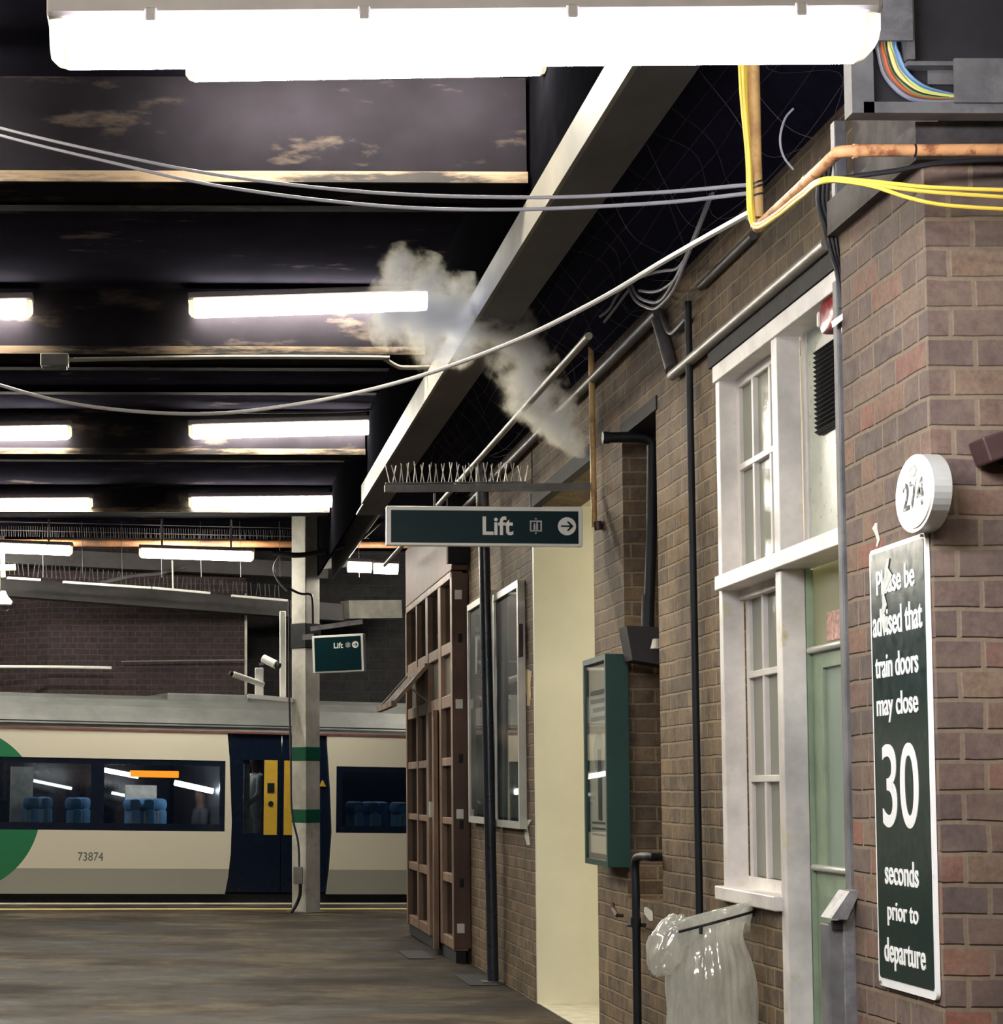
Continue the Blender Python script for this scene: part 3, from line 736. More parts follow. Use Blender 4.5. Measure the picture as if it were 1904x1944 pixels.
# orange pipe with yellow cables
YO = 5.2
A = [at(1990, 284, YO), at(1604, 287, YO), at(1590, 292, YO + .02)]
c = at(1438, 432, 5.95)
P = spline([at(1990, 284, YO), at(1800, 285, YO), at(1612, 287, YO), at(1584, 296, YO + .04), at(1560, 318, 5.32), at(1500, 374, 5.62), c], 8)
op = thing('orange_pipe', 'rusty orange pipe along the pier top, bent back and running up', 'pipe', c)
MB().tube(P, 0.0155, 14).build('pipe', M['orange'], op, smooth=True)
MB().tube([at(1619, 287, YO), at(1627, 287, YO)], 0.0185, 14).build('coupling', M['orange'], op)
for px in (1733,):
    MB().tube([at(px, 286, YO), at(px + 4, 286, YO)], 0.0172, 14).build('cable_tie', M['black_cable'], op)
MB().tube([at(1533, 342, 5.46), at(1537, 339, 5.44)], 0.0175, 14).build('cable_tie', M['black_cable'], op)
op2 = thing('ochre_riser_pipe', 'ochre upright pipe with tied yellow cables below the huge lamp', 'pipe', c)
MB().tube([c, at(1433, 300, 5.95), at(1428, 60, 5.95), at(1424, -250, 5.95)], 0.019, 14).build('pipe', M['wood_pipe'], op2, smooth=True)
for y in (348, 356, 371, 415):
    MB().tube([at(1434 - (415 - y) * .02, y, 5.95), at(1434, y + 3, 5.95)], 0.025, 14).build('cable_tie', M['black_cable'], op2)
GY = 'yellow cables tied to the orange pipe'
yr = 0.0052
cable('yellow_cable', 'yellow cable straight along the pier, uppermost of three', [(1408, -200, 5.9), (1410, 120, 5.9), (1422, 300, 5.9), (1426, 400, 5.9), (1436, 426, 5.85), (1470, 408, 5.7), (1520, 368, 5.45), (1562, 340, 5.2), (1640, 343, 5.15), (1760, 355, 5.12), (1904, 361, 5.1), (2000, 364, 5.1)], yr, M['yellow_cable'], group=GY)
cable('yellow_cable', 'yellow cable along the pier, middle one of three', [(1402, -200, 5.92), (1404, 120, 5.92), (1418, 300, 5.92), (1422, 405, 5.9), (1438, 432, 5.84), (1476, 410, 5.68), (1524, 372, 5.43), (1564, 345, 5.19), (1640, 349, 5.14), (1760, 364, 5.11), (1904, 374, 5.1), (2000, 380, 5.1)], yr, M['yellow_cable'], group=GY)
cable('yellow_cable', 'yellow cable hanging lowest across the pier, lowest of three', [(1414, -200, 5.94), (1415, 120, 5.94), (1424, 300, 5.94), (1430, 410, 5.9), (1442, 430, 5.83), (1480, 404, 5.66), (1530, 365, 5.42), (1566, 343, 5.18), (1650, 352, 5.13), (1720, 374, 5.11), (1790, 389, 5.1), (1904, 397, 5.1), (2000, 400, 5.1)], yr, M['yellow_cable'], group=GY)
cable('black_pier_cable', 'black cable sloping across the sooty pier head', [(1570, 345, 5.25), (1620, 335, 5.22), (1700, 324, 5.2), (1800, 308, 5.18), (1990, 298, 5.16)], 0.007, M['black_cable'])
for k, (dx, lab) in enumerate([(0, 'leftmost tangled black cable at the pier edge'), (9, 'middle tangled black cable at the pier edge'), (17, 'rightmost tangled black cable at the pier edge')]):
    cable('tangled_cable', lab, [(1560 + dx, 300, 6.1), (1553 + dx, 380, 6.1), (1566 + dx, 430, 6.08), (1578 + dx * .7, 480, 6.08), (1590 + dx * .5, 520, 6.06), (1597 + dx * .3, 585, 6.05)], 0.008, M['black_cable'], group='black cables hanging at the pier edge')
cable('pale_looped_wire', 'thin pale wire looping left of the trunking with white end', [(1506, 206, 6.0), (1490, 226, 6.0), (1481, 262, 6.0), (1487, 296, 6.0), (1506, 322, 6.0)], 0.0035, M['grey_cable'])
# batten on the pier corner
s = MB(); p = at(1592, 310, 6.1); s.box(at(1581, 300, 6.1).x, at(1604, 300, 6.1).x, 6.08, 6.12, at(1590, 395, 6.1).z, at(1590, 232, 6.1).z, 0.003)
tag(s.build('grey_batten', M['steel']), 'pale grey upright batten behind the bend of the orange pipe', 'batten')
# cable trunking with missing cover
YT = 5.12
def R2(x0, y0, x1, y1, Ya, Yb):
    p, q = at(x0, y1, Ya), at(x1, y0, Ya); return (p.x, q.x, Ya, Yb, p.z, q.z)
tk = thing('cable_trunking', 'grey steel cable trunking above the pier with open corner', 'cable trunking', at(1640, 215, YT))
s = MB(); s.box(*R2(1618, -300, 1648, 214, YT, YT + .06)); s.build('side_wall', M['steel_dull'], tk)
s = MB(); s.box(*R2(1640, 194, 2000, 214, YT, YT + .06)); s.build('bottom_wall', M['steel_dull'], tk)
s = MB(); s.box(*R2(1648, -300, 2000, 194, YT + .045, YT + .06)); s.build('back_plate', M['dark'], tk)
s = MB(); s.box(*R2(1650, -300, 1724, 76, YT - .01, YT)); s.build('cover', M['steel'], tk)
s = MB(); s.box(*R2(1814, 111, 2000, 194, YT - .01, YT)); s.build('cover', M['steel'], tk)
s = MB(); s.box(*R2(1722, -300, 1727, 112, YT, YT + .04)); s.build('inner_wall', M['steel_dull'], tk)
s = MB(); s.box(*R2(1722, 116, 1816, 124, YT, YT + .04)); s.build('inner_wall', M['steel_dull'], tk)
s = MB(); s.box(*R2(1762, 124, 1830, 160, YT + .035, YT + .04)); s.build('dark_panel', M['steel_dull'], tk)
random.seed(5)
wires = [('green-yellow', (196, 206, 110), 0.007, 'yellow-green wire in the open trunking corner'), ('pale', (214, 204, 130), 0.0065, 'pale yellow wire in the open trunking corner'), ('blue', (70, 110, 160), 0.006, 'blue wire in the open trunking corner'), ('pale blue', (120, 150, 186), 0.005, 'pale blue wire in the open trunking corner'), ('orange', (176, 84, 50), 0.006, 'orange-red wire in the open trunking corner'), ('black', (30, 30, 34), 0.006, 'black wire in the open trunking corner'), ('brown', (86, 68, 56), 0.006, 'brown wire in the open trunking corner'), ('grey', (124, 126, 140), 0.006, 'outermost grey wire in the open trunking corner'), ('green', (110, 140, 80), 0.006, 'green wire in the open trunking corner')]
order = [3, 2, 0, 1, 5, 8, 4, 6, 7]
for j, wi in enumerate(order):
    nm, rgb, r, lab = wires[wi]
    o = j * 7.5
    P = [(1702 - o * .55, -60, YT + .03), (1698 - o * .55, 70, YT + .028), (1706 - o * .62, 105, YT + .022 + .003 * (j % 3)), (1722 - o * .66, 138 + o * .15, YT + .022 + .003 * (j % 3)), (1752 - o * .5, 163 + o * .35, YT + .024), (1790 - o * .2, 176 + o * .28, YT + .028), (1830, 182 + o * .12, YT + .03), (1920, 184 + o * .1, YT + .03)]
    cable('trunking_wire', lab, P, r, mat('wire_' + nm, rgb, 0.4, var=0.04), 'wire', 'wires in the open trunking')
# loop of old wires near the wall top
random.seed(9)
Xn = 2.2
loops = [([(1190, 540), (1205, 570), (1225, 585), (1250, 582), (1275, 555), (1300, 500), (1330, 430), (1350, 370)], 'outermost drooping old wire loop high on the wall'),
         ([(1197, 538), (1212, 562), (1232, 576), (1252, 572), (1272, 548), (1296, 500), (1326, 430), (1346, 372)], 'inner drooping old wire loop high on the wall'),
         ([(1214, 528), (1240, 520), (1262, 514), (1286, 508), (1300, 494)], 'short slack wire above the drooping loops'),
         ([(1215, 550), (1235, 555), (1258, 548), (1280, 532), (1296, 503)], 'flattest drooping wire inside the loops'),
         ([(1140, 600), (1158, 585), (1172, 560), (1186, 545)], 'frayed wire left of the drooping loops'),
         ([(1146, 612), (1164, 590), (1180, 568), (1196, 548)], 'second frayed wire left of the drooping loops')]
for P, lab in loops:
    cable('old_wire', lab, None, 0.0075, M['grey_cable'] if 'loop' in lab else M['conduit_dark'], 'wire', 'old wires hanging high on the wall', pts=[onX(x, y, Xn) + V((0, random.uniform(-.03, .03), 0)) for x, y in P], n=5)
# ------------------------------------------------------------------ white window and door bay
XF = XW - 0.004
w1 = MB()
w1.box(XF, 2.43, 9.12, 9.18, 0.95, 3.20, .004)                       # far jamb
w1.box(XF - .01, 2.45, 5.9, 9.19, 3.195, 3.268, .004)              # head over window and door
w1.box(XF, 2.43, 8.22, 8.30, 0.0, 3.20, .004)                      # post between window and door
w1.box(2.31, 2.46, 5.9, 9.15, 2.272, 2.335, .004)                # transom
w1.box(2.30, 2.47, 8.28, 9.2, 0.935, 0.995, .006)                # sill
w1.box(2.41, 2.50, 8.30, 9.13, 0.99, 1.04); w1.box(2.41, 2.5, 8.3, 9.13, 2.23, 2.275)
win = w1.build('window_1', worn('window_frame_paint', (226, 220, 216), (206, 194, 150), 5, 0.66, 0.06, 0.35), kind='structure')
MW[win.name] = Matrix.Identity(4)
def sash(z0, z1, zb, X):
    s = MB(); t = .04
    s.box(X, X + .04, 9.075, 9.12, z0, z1, .003); s.box(X, X + .04, 8.30, 8.34, z0, z1, .003)
    s.box(X, X + .04, 8.34, 9.075, z0, z0 + t, .003); s.box(X, X + .04, 8.34, 9.075, z1 - t, z1, .003)
    sh = s.build('sash', M['white'], win)
    ys = [8.34, 8.585, 8.845, 9.075]; zz = [z0 + t] + zb + [z1 - t]
    for y in ys[1:-1]: MB().box(X - .004, X + .036, y - .013, y + .013, z0 + t, z1 - t, .003).build('glazing_bar', M['white'], sh)
    for z in zb: MB().box(X - .006, X + .034, 8.34, 9.075, z - .014, z + .014, .003).build('glazing_bar', M['white'], sh)
    for i in range(3):
        for j in range(len(zz) - 1):
            MB().box(X + .018, X + .022, ys[i], ys[i + 1], zz[j], zz[j + 1]).build('pane', M['frosted'], win)
sash(2.335, 3.195, [onX(1445, 868, 2.42).z], 2.41)
sash(1.0, 2.272, [onX(1450, 1478, 2.44).z, onX(1445, 1278, 2.44).z], 2.435)
# door
XD = 2.45
zt = onX(1560, 1234, XD).z
yA, yB = 8.215, 7.25
d = MB()
d.box(XD, XD + .04, yA, yA - .13, .02, zt, .003); d.box(XD, XD + .04, yB, yB + .13, .02, zt, .003)
zg = onX(1545, 1648, XD).z
d.box(XD, XD + .04, yB + .13, yA - .13, zt - .07, zt, .003)
d.box(XD, XD + .04, yB + .13, yA - .13, .02, zg, .003)
dr = d.build('door_1', M['green_door'], kind='structure'); MW[dr.name] = Matrix.Identity(4)
MB().box(XD + .015, XD + .02, yB + .13, yA - .13, zg, zt - .07).build('pane', M['door_glass'], dr)
MB().box(XD - .004, XD, yB + .2, yA - .1, .05, zg - .1).build('kick_panel', mat('kick_panel_green', (134, 150, 128), 0.4, var=.06), dr)
def rail(z):
    y0, y1 = yA - .01, yB + .05
    s = MB(); s.tube([V((XD - .012, y0, z)), V((XD - .012, y1, z))], .013, 10); s.build('silver_rail', M['alu'], dr, smooth=True)
MB().box(2.431, 2.52, 8.216, 8.30, 0.0, 2.27).build('door_frame', M['green_door'], dr)
rail(zg + .005); rail(zt + .005)
# pane above the door, vent and frame
MB().box(XD + .01, XD + .016, 6.05, 8.22, zt + .02, 2.275).build('pane', frosted('wired_pane', (206, 206, 176), 0.5, 0.06, 0.2), dr)
MB().box(XD + .004, XD + .008, 7.4, 8.03, zt + .03, zt + .14).build('door_notice', mat('red_white_notice', (206, 160, 150), 0.5, var=.3, scale=40), dr)
MB().box(XD + .012, XD + .014, 7.2, 7.75, onX(1600, 1556, XD).z, onX(1600, 1502, XD).z).build('blue_sticker', M['blue'], dr)
f1 = MB(); f1.box(2.44, 2.47, 5.9, 8.22, 2.335, 3.195); fp = f1.build('door_fanlight', mat('pale_fanlight_board', (186, 192, 176), 0.3, var=.06), kind='structure')
MB().box(2.432, 2.44, 8.16, 8.22, 2.335, 3.195).build('fanlight_stile', M['white'], None, kind='structure')
va, vb = onX(1553, 730, 2.43), onX(1592, 730, 2.43)
z1, z0 = onX(1572, 655, 2.43).z, onX(1572, 818, 2.43).z
vt = thing('louvre_vent', 'black louvred vent panel above the green door', 'vent', (2.43, va.y, z0))
MB().box(2.425, 2.438, vb.y - .1, va.y, z0, z1, .004).build('back_plate', M['black'], vt)
for i in range(18):
    z = z0 + (z1 - z0) * (i + .5) / 18
    MB().obox(Matrix.Translation((2.417, (va.y + vb.y - .1) / 2, z)) @ Matrix.Rotation(math.radians(35), 4, 'Y'), .016, va.y - vb.y + .09, .003).build('slat', M['black'], vt)
s = MB(); yy = (va.y + vb.y - .1) / 2; rr = (va.y - vb.y + .1) / 2
s.prism([V((2.425, yy + rr * math.cos(a), z1 + rr * .35 * math.sin(a))) for a in [PI * i / 14 for i in range(15)]], (.013, 0, 0)); s.build('arched_top', M['conduit'], vt)
q = onX(1576, 600, 2.36)
al = thing('alarm_beacon', 'dark red alarm box under the white lintel above the door', 'alarm', q)
MB().box(2.335, 2.43, q.y - .14, q.y + .06, q.z - .06, q.z + .055, .02).build('red_housing', M['red'], al, smooth=True)
MB().box(2.33, 2.40, q.y + .05, q.y + .075, q.z - .03, q.z + .03, .01).build('clear_lens', M['sign_white'], al, smooth=True)
# room behind the window
s = MB()
s.box(4.6, 4.7, 5.0, 9.6, 0, 3.4); s.box(2.66, 4.7, 9.5, 9.6, 0, 3.4); s.box(2.66, 4.7, 5.6, 5.7, 0, 3.4)
s.build('wall_office', mat('office_wall', (214, 210, 190), 0.7, var=.03), kind='structure')
s = MB(); s.box(2.5, 4.7, 5.6, 9.6, 3.4, 3.5); s.build('ceiling_office', M['passage'], kind='structure')
s = MB(); s.box(2.5, 4.7, 5.6, 9.6, -.02, .0); s.build('floor_office', M['dark'], kind='structure')
ol = thing('office_lamp', 'glowing ceiling lamp seen dimly through the door pane', 'lamp', (3.2, 7.6, 3.38))
MB().box(2.9, 3.1, 6.4, 8.6, 3.32, 3.35).build('glow_panel', M['lamp_room'], ol)
MB().box(2.88, 3.12, 6.38, 8.62, 3.35, 3.395).build('housing', M['lamp_body'], ol)
pl_ = thing('passage_lamp', 'lamp on the lift passage ceiling, hidden round the corner', 'lamp', (3.6, 13, 3.3))
MB().box(3.2, 4.5, 12.9, 13.1, 3.24, 3.27).build('glow_panel', emis('passage_lamp_glow', (1, .95, .78, 1), 10.5), pl_)
MB().box(3.18, 4.52, 12.88, 13.12, 3.27, 3.31).build('housing', M['lamp_body'], pl_)
# steel edge strip and guard on the pier corner
YG = 6.075
def B(x0, y0, x1, y1, Ya, Yb, bev=0):
    p, q = at(x0, y1, Ya), at(x1, y0, Ya); return (p.x, q.x, Ya, Yb, p.z, q.z, bev)
tag(MB().box(at(1600, 1110, YG).x, at(1622, 1110, YG).x, YG, YG + .04, at(1600, 1690, YG).z, at(1600, 530, YG).z, .004).build('steel_edge_strip', M['steel_dull']), 'grey steel strip running down the far edge of the brick pier', 'edge strip')
gd = thing('steel_guard', 'galvanised steel guard with sloping top at the pier foot', 'guard', at(1606, 1944, YG))
p0, p1 = at(1580, 1756, 6.0), at(1640, 2040, 6.0)
MB().box(p0.x, at(1612, 1800, 6.0).x, 6.04, 6.12, 0.0, p0.z, .004).build('guard_post', M['steel_dull'], gd)
MB().box(at(1608, 1800, 6.0).x, at(1640, 1800, 6.0).x, 6.035, 6.08, 0.0, at(1620, 1700, 6.0).z, .004).build('guard_plate', M['steel'], gd)
s = MB(); s.prism([at(1613, 1692, 6.0), at(1634, 1690, 6.0), at(1608, 1746, 6.0), at(1578, 1744, 6.0)], (0, .1, 0)); s.build('sloping_cap', M['steel'], gd)
MB().box(*B(1581, 1748, 1600, 1765, 6.03, 6.045)).build('dark_opening', M['dark'], gd)
br = thing('white_bracket', 'small white lit bracket on the pier edge beside the louvred vent', 'bracket', at(1604, 600, 6.0))
s = MB(); s.prism([at(1588, 603, 6.02), at(1613, 585, 6.02), at(1613, 597, 6.02), at(1590, 615, 6.02)], (0, .05, 0)); s.build('arm', M['sign_white'], br)
s = MB(); s.prism([at(1603, 618, 6.02), at(1615, 610, 6.02), at(1615, 692, 6.02), at(1611, 692, 6.02)], (0, .03, 0)); s.build('plate', M['sign_white'], br)

# ------------------------------------------------------------------ advisory sign on the pier
XS = XP - 0.012
tl, tr_, bl, br_ = onX(1650, 1040, XS), onX(1756, 1018, XS), onX(1668, 1868, XS), onX(1779, 1902, XS)
ya, yb = (tl.y + bl.y) / 2, (tr_.y + br_.y) / 2
zt_, zb_ = (tl.z + tr_.z) / 2, (bl.z + br_.z) / 2
adv = thing('advisory_sign', 'tall dark green sign about train doors closing 30 seconds early, on the pier', 'sign', (XP, (ya + yb) / 2, zb_))
def rrect(y0, y1, z0, z1, r, X):
    out = []
    for cy, cz, a in ((y1 - r, z1 - r, 0), (y0 + r, z1 - r, 90), (y0 + r, z0 + r, 180), (y1 - r, z0 + r, 270)):
        for i in range(6):
            t = math.radians(a + 18 * i); out.append(V((X, cy + r * math.cos(t), cz + r * math.sin(t))))
    return out
s = MB(); s.prism(rrect(yb, ya, zb_, zt_, .02, XS), (.010, 0, 0)); s.build('white_backing', M['sign_white'], adv)
bw = .013
s = MB(); s.prism(rrect(yb + bw, ya - bw, zb_ + bw * 1.8, zt_ - bw, .012, XS - .0015), (.002, 0, 0)); s.build('green_face', M['sign_green2'], adv)
rows = [('Please be', 1664, 1736, 1075, 1122, 1), ('advised that', 1657, 1750, 1148, 1202, 0), ('train doors', 1662, 1743, 1236, 1283, 0), ('may close', 1665, 1743, 1312, 1370, 0),
        ('30', 1676, 1744, 1411, 1572, 0), ('seconds', 1681, 1744, 1634, 1682, 0), ('prior to', 1686, 1744, 1716, 1762, 0), ('departure', 1680, 1757, 1786, 1848, 0)]
wc = 0
for txt, x0, x1, y0, y1, _ in rows:
    c_ = onX((x0 + x1) / 2, (y0 + y1) / 2, XS)
    wd = abs(onX(x0, (y0 + y1) / 2, XS).y - onX(x1, (y0 + y1) / 2, XS).y)
    hh_ = abs(onX((x0 + x1) / 2, y0, XS).z - onX((x0 + x1) / 2, y1, XS).z)
    b = text_mesh(txt, wd, hh_, .0015, 0.012 if txt != '30' else 0.006)
    place(b, (XS - .0016, c_.y, c_.z), (0, -1, 0), (0, 0, 1))
    b.build('lettering', M['sign_white'], adv, fix=False)
for y, z in ((yb + .025, zt_ - .006), (ya - .02, zb_ + .01)):
    MB().cyl((XS - .001, y, z), (XS - .004, y, z), .004, 10).build('screw', M['steel'], adv)
# pale streaks that ran down over the first words
def streak(name, label, P, X, parent=None, mt=None):
    s = MB(); L = [onX(x - w_, y, X) for x, y, w_ in P]; R = [onX(x + w_, y, X) for x, y, w_ in reversed(P)]
    s.prism(L + R, (.0012, 0, 0)); return s.build(name, mt or mat('pale_dropping', (214, 216, 204), 0.7, var=.1, scale=60), parent)
streak('pale_streak', '', [(1686, 1060, 1.5), (1682, 1078, 3), (1686, 1092, 7), (1680, 1110, 6), (1676, 1130, 2), (1679, 1148, 4), (1675, 1165, 3), (1680, 1182, 6), (1681, 1200, 2)], XS - .004, adv)
tag(streak('pale_dropping', '', [(1663, 993, 2), (1660, 1003, 4.5), (1664, 1014, 3), (1667, 1025, 2.5), (1664, 1038, 1)], XP - .002), 'pale dropping streak on the brick just above the advisory sign', 'stain')
# oval number plate
XO = XP - 0.045
oc = onX(1736, 937, XO)
ov = thing('oval_number_plate', 'oval white number plate reading 274 above the advisory sign', 'number plate', oc)
ry = abs(onX(1698, 937, XO).y - onX(1772, 937, XO).y) / 2; rz = abs(onX(1736, 862, XO).z - onX(1736, 1010, XO).z) / 2
def oval(k, X): return [V((X, oc.y + ry * k * math.cos(2 * PI * i / 40), oc.z + rz * k * math.sin(2 * PI * i / 40))) for i in range(40)]
s = MB(); s.prism(oval(1, XO), (XP - XO, 0, 0)); s.build('plate_body', M['alu'], ov)
s = MB(); s.prism(oval(.9, XO - .003), (.004, 0, 0)); s.build('white_face', worn('worn_white_enamel', (232, 228, 222), (160, 156, 150), 14, 0.68, 0.05, 0.4), ov)
b = text_mesh('274', ry * 1.05, rz * .72, .0015, 0.01); place(b, (XO - .0032, oc.y, oc.z - rz * .02), (0, -1, 0), (0, 0, 1)); b.build('lettering', worn('worn_black_digits', (58, 54, 54), (224, 220, 214), 30, 0.56, 0.05), ov, fix=False)
s = MB(); c1 = oc + V((-.004, 0, rz * .58)); s.holed([c1 + V((0, .028 * math.cos(a), .016 * math.sin(a))) for a in [2 * PI * i / 20 for i in range(20)]], [[c1 + V((0, .02 * math.cos(a), .009 * math.sin(a))) for a in [2 * PI * i / 20 for i in range(20)]]], (.001, 0, 0)); s.build('faded_emblem', mat('faded_grey', (168, 170, 164), 0.5), ov)
# small brown box on the pier front
q = at(1880, 853, 5.275)
bx = thing('brown_alarm_box', 'small tilted brown metal box on the pier at the right picture edge', 'box', q)
MB().obox(Matrix.Translation(q) @ Matrix.Rotation(math.radians(-18), 4, 'Y'), .062, .1, .066, .006).build('housing', M['brown'], bx)
MB().cyl(q + V((.03, .0, -.01)), q + V((.09, .02, -.01)), .03, 18).build('lamp_drum', M['black'], bx)
for (x, y) in ((1733, 851), (1651, 896)):
    pass

# ------------------------------------------------------------------ notice case and posters
def frame_case(name, label, cat, group, Xf, fx0, fx1, yt0, yb0, bw_, mt, pts, depth):
    y1 = onX(fx0, 1500, Xf).y; y0 = onX(fx1, 1500, Xf).y
    zt2 = onX(fx1, yt0, Xf).z; zb2 = onX(fx1, yb0, Xf).z
    t = thing(name, label, cat, (Xf, (y0 + y1) / 2, zb2), group=group)
    rect = lambda a: [V((Xf, y0 + a, zb2 + a)), V((Xf, y1 - a, zb2 + a)), V((Xf, y1 - a, zt2 - a)), V((Xf, y0 + a, zt2 - a))]
    s = MB(); s.holed(rect(0), [rect(bw_)], (depth, 0, 0)); s.build('frame', mt, t)
    MB().box(Xf + .03, Xf + .034, y0 + bw_, y1 - bw_, zb2 + bw_, zt2 - bw_).build('backing', M['dark'], t)
    MB().box(Xf + .008, Xf + .010, y0 + bw_, y1 - bw_, zb2 + bw_, zt2 - bw_).build('glass', M['clear'], t)
    return t, y0 + bw_, y1 - bw_, zb2 + bw_, zt2 - bw_
def panel(t, name, X, y0, y1, z0, z1, mt): return MB().box(X, X + .002, y0, y1, z0, z1).build(name, mt, t)
nc, y0, y1, z0, z1 = frame_case('notice_case', 'dark green framed notice case with pale sheet beside the lift passage', 'notice case', None, 2.215, 1109, 1152, 1240, 1646, .03, M['case_green'], None, .12)
panel(nc, 'paper_sheet', 2.240, y0 + .005, y1 - .005, z0 + .03, z1 - .01, M['paper'])
hN, wN = z1 - z0, y1 - y0
for k in range(4):
    panel(nc, 'print_line', 2.238, y0 + wN * .18, y1 - wN * (.12 + .1 * (k == 2)), z1 - hN * (.16 + .045 * k), z1 - hN * (.138 + .045 * k), M['print'])
yc = (y0 + y1) / 2
s = MB(); cz = z1 - hN * .46; s.prism([V((2.238, yc + .15 * math.cos(a), cz + .11 * math.sin(a))) for a in [2 * PI * i / 28 for i in range(28)]], (.001, 0, 0)); s.build('print_disc', mat('print_pale_grey', (160, 164, 156), .6), nc)
panel(nc, 'print_figure', 2.236, yc - .06, yc + .03, z1 - hN * .80, z1 - hN * .44, mat('print_dark', (70, 76, 72), .6))
for k in range(3): panel(nc, 'print_line', 2.238, y0 + wN * .25, y1 - wN * .12, z0 + hN * (.12 + .03 * k), z0 + hN * (.13 + .03 * k), M['print'])
GP = 'silver poster frames on the brick wall'
def poster_mat(name, stops):
    t = NT(name)
    sp = t.n('ShaderNodeSeparateXYZ'); tc = t.n('ShaderNodeTexCoord'); t.l(tc.outputs['Generated'], sp.inputs[0])
    n = t.noise(4, 4, .6); f = t.math('ADD', sp.outputs[2], t.math('MULTIPLY', t.math('SUBTRACT', n, .5), .16))
    return t.bsdf(t.ramp(f, stops), .5)
for fx0, fx1, yt, yb2, lab, stops, seed in (
    (889, 935, 1118, 1566, 'left silver poster frame with grey poster, half behind the dark pole', [(0, srgb(46, 46, 48)), (.2, srgb(150, 150, 146)), (.34, srgb(70, 68, 66)), (.5, srgb(140, 138, 132)), (.8, srgb(84, 86, 86)), (1, srgb(120, 122, 120))], 1),
    (938, 986, 1098, 1574, 'right silver poster frame with grey poster, between the dark pole and the passage', [(0, srgb(72, 82, 72)), (.2, srgb(96, 104, 92)), (.3, srgb(56, 52, 50)), (.4, srgb(176, 160, 140)), (.47, srgb(104, 104, 104)), (.8, srgb(120, 122, 124)), (.9, srgb(138, 116, 116)), (1, srgb(120, 108, 108))], 2)):
    pf, y0, y1, z0, z1 = frame_case('poster_frame', lab, 'poster frame', GP, 2.288, fx0, fx1, yt, yb2, .05, M['alu'], None, .05)
    panel(pf, 'poster', 2.306, y0 + .02, y1 - .02, z0 + .02, z1 - .02, poster_mat('poster_print_%d' % seed, stops))
    yc = (y0 + y1) / 2; H = z1 - z0
    s = MB(); s.prism([V((2.3045, yc + a, z0 + b_ * H)) for a, b_ in ((-.09, .40), (.06, .40), (.1, .47), (.08, .52), (.03, .56), (-.02, .60), (-.05, .56), (-.1, .5))], (.001, 0, 0)); s.build('poster_figure', mat('poster_dark', (62, 52, 54), .5), pf)
    if seed == 2: MB().box(2.285, 2.315, y0 - .10, y0 - .052, z0 + H * .70, z0 + H * .84, .005).build('lock_box', M['brown'], pf)
tag(streak('tape_strip', '', [(996, 1270, 4), (1001, 1275, 8), (1000, 1300, 7), (1004, 1320, 4), (1003, 1340, 3)], XW - .003, None, mat('yellowed_tape', (196, 172, 120), .6)), 'yellowed strip of tape on brick right of the posters', 'tape')
tag(streak('paint_patch', '', [(1001, 1556, 8), (998, 1570, 3), (1000, 1588, 4), (1003, 1604, 3)], XW - .003), 'pale paint patch on brick below the right poster frame', 'stain')
tag(streak('paint_patch', '', [(1225, 1722, 2), (1230, 1730, 8), (1232, 1738, 7), (1236, 1748, 3)], XW - .003), 'small white paint patch on brick beside the black waste pipe', 'stain')
# dark pole
b_ = onZ(936, 1866); Yq = b_.y
pb = thing('dark_pole', 'tall slim dark grey pole standing in front of the poster frames', 'pole', b_)
t_ = at(915, 800, Yq)
MB().tube([b_, (b_ + t_) / 2, V((t_.x, t_.y, 3.9))], .042, 18).build('shaft', M['pole'], pb, smooth=True)
MB().box(b_.x - .085, b_.x + .075, Yq - .08, Yq + .08, 0.001, .014).build('base_plate', M['steel_dull'], pb)
t1, t2 = at(916, 968, Yq), at(914, 880, Yq); MB().tube([V((t1.x, Yq, t1.z)), V((t2.x, Yq, t2.z))], .046, 18).build('pale_sleeve', M['steel'], pb, smooth=True)
# floor plates
for k, (px, py, lab) in enumerate([(790, 1812, 'dark drain cover in the platform before the timber front'), (905, 1860, 'dark metal plate set in the platform by the pole foot')]):
    q = onZ(px, py); tag(MB().box(q.x - .12, q.x + .10, q.y - .5, q.y + .4, .001, .006).build('floor_plate', M['dark']), lab, 'cover')

# ------------------------------------------------------------------ timber kiosk front
XK = 2.2
kk = thing('timber_shopfront', 'tall stained timber shopfront with many small panes, far down the platform', 'shopfront', (XK, 19, 0))
Ys = [onX(p, 1500, XK).y for p in (772, 791, 810.5, 834.5, 858)]
def zk(y): return onX(857, y, XK).z
Zr = [(zk(1215), zk(1100)), (zk(1316), zk(1236)), (zk(1437), zk(1340)), (zk(1553), zk(1453)), (zk(1661), zk(1566)), (zk(1782), zk(1678))]
bw2 = .045
zt3, zb3 = zk(1094), 0.10
for y in [Ys[0], Ys[4]]:
    MB().box(XK, XK + .12, y - .05, y + .05, zb3, zt3, .006).build('post', M['timber'], kk)
for i in (1, 2, 3):
    MB().box(XK + .005, XK + .10, Ys[i] - (.05 if i < 2 else .09), Ys[i] + (.05 if i < 2 else .09), zb3, zt3, .006).build('mullion', M['timber'], kk)
for j, (a, c_) in enumerate(Zr):
    zn = Zr[j + 1][1] if j + 1 < len(Zr) else zb3
    for i in range(4):
        if i == 2 and j >= 2: continue
        MB().box(XK + .012, XK + .09, Ys[i + 1], Ys[i], zn, a, .005).build('rail', M['timber'], kk)
        MB().box(XK + .05, XK + .055, Ys[i + 1], Ys[i], a, c_).build('pane', M['dark_pane'] if j != 1 else M['frosted'], kk)
MB().box(XK, XK + .1, Ys[4], Ys[0], zt3 - .01, zt3 + .05, .005).build('head_rail', M['timber'], kk)
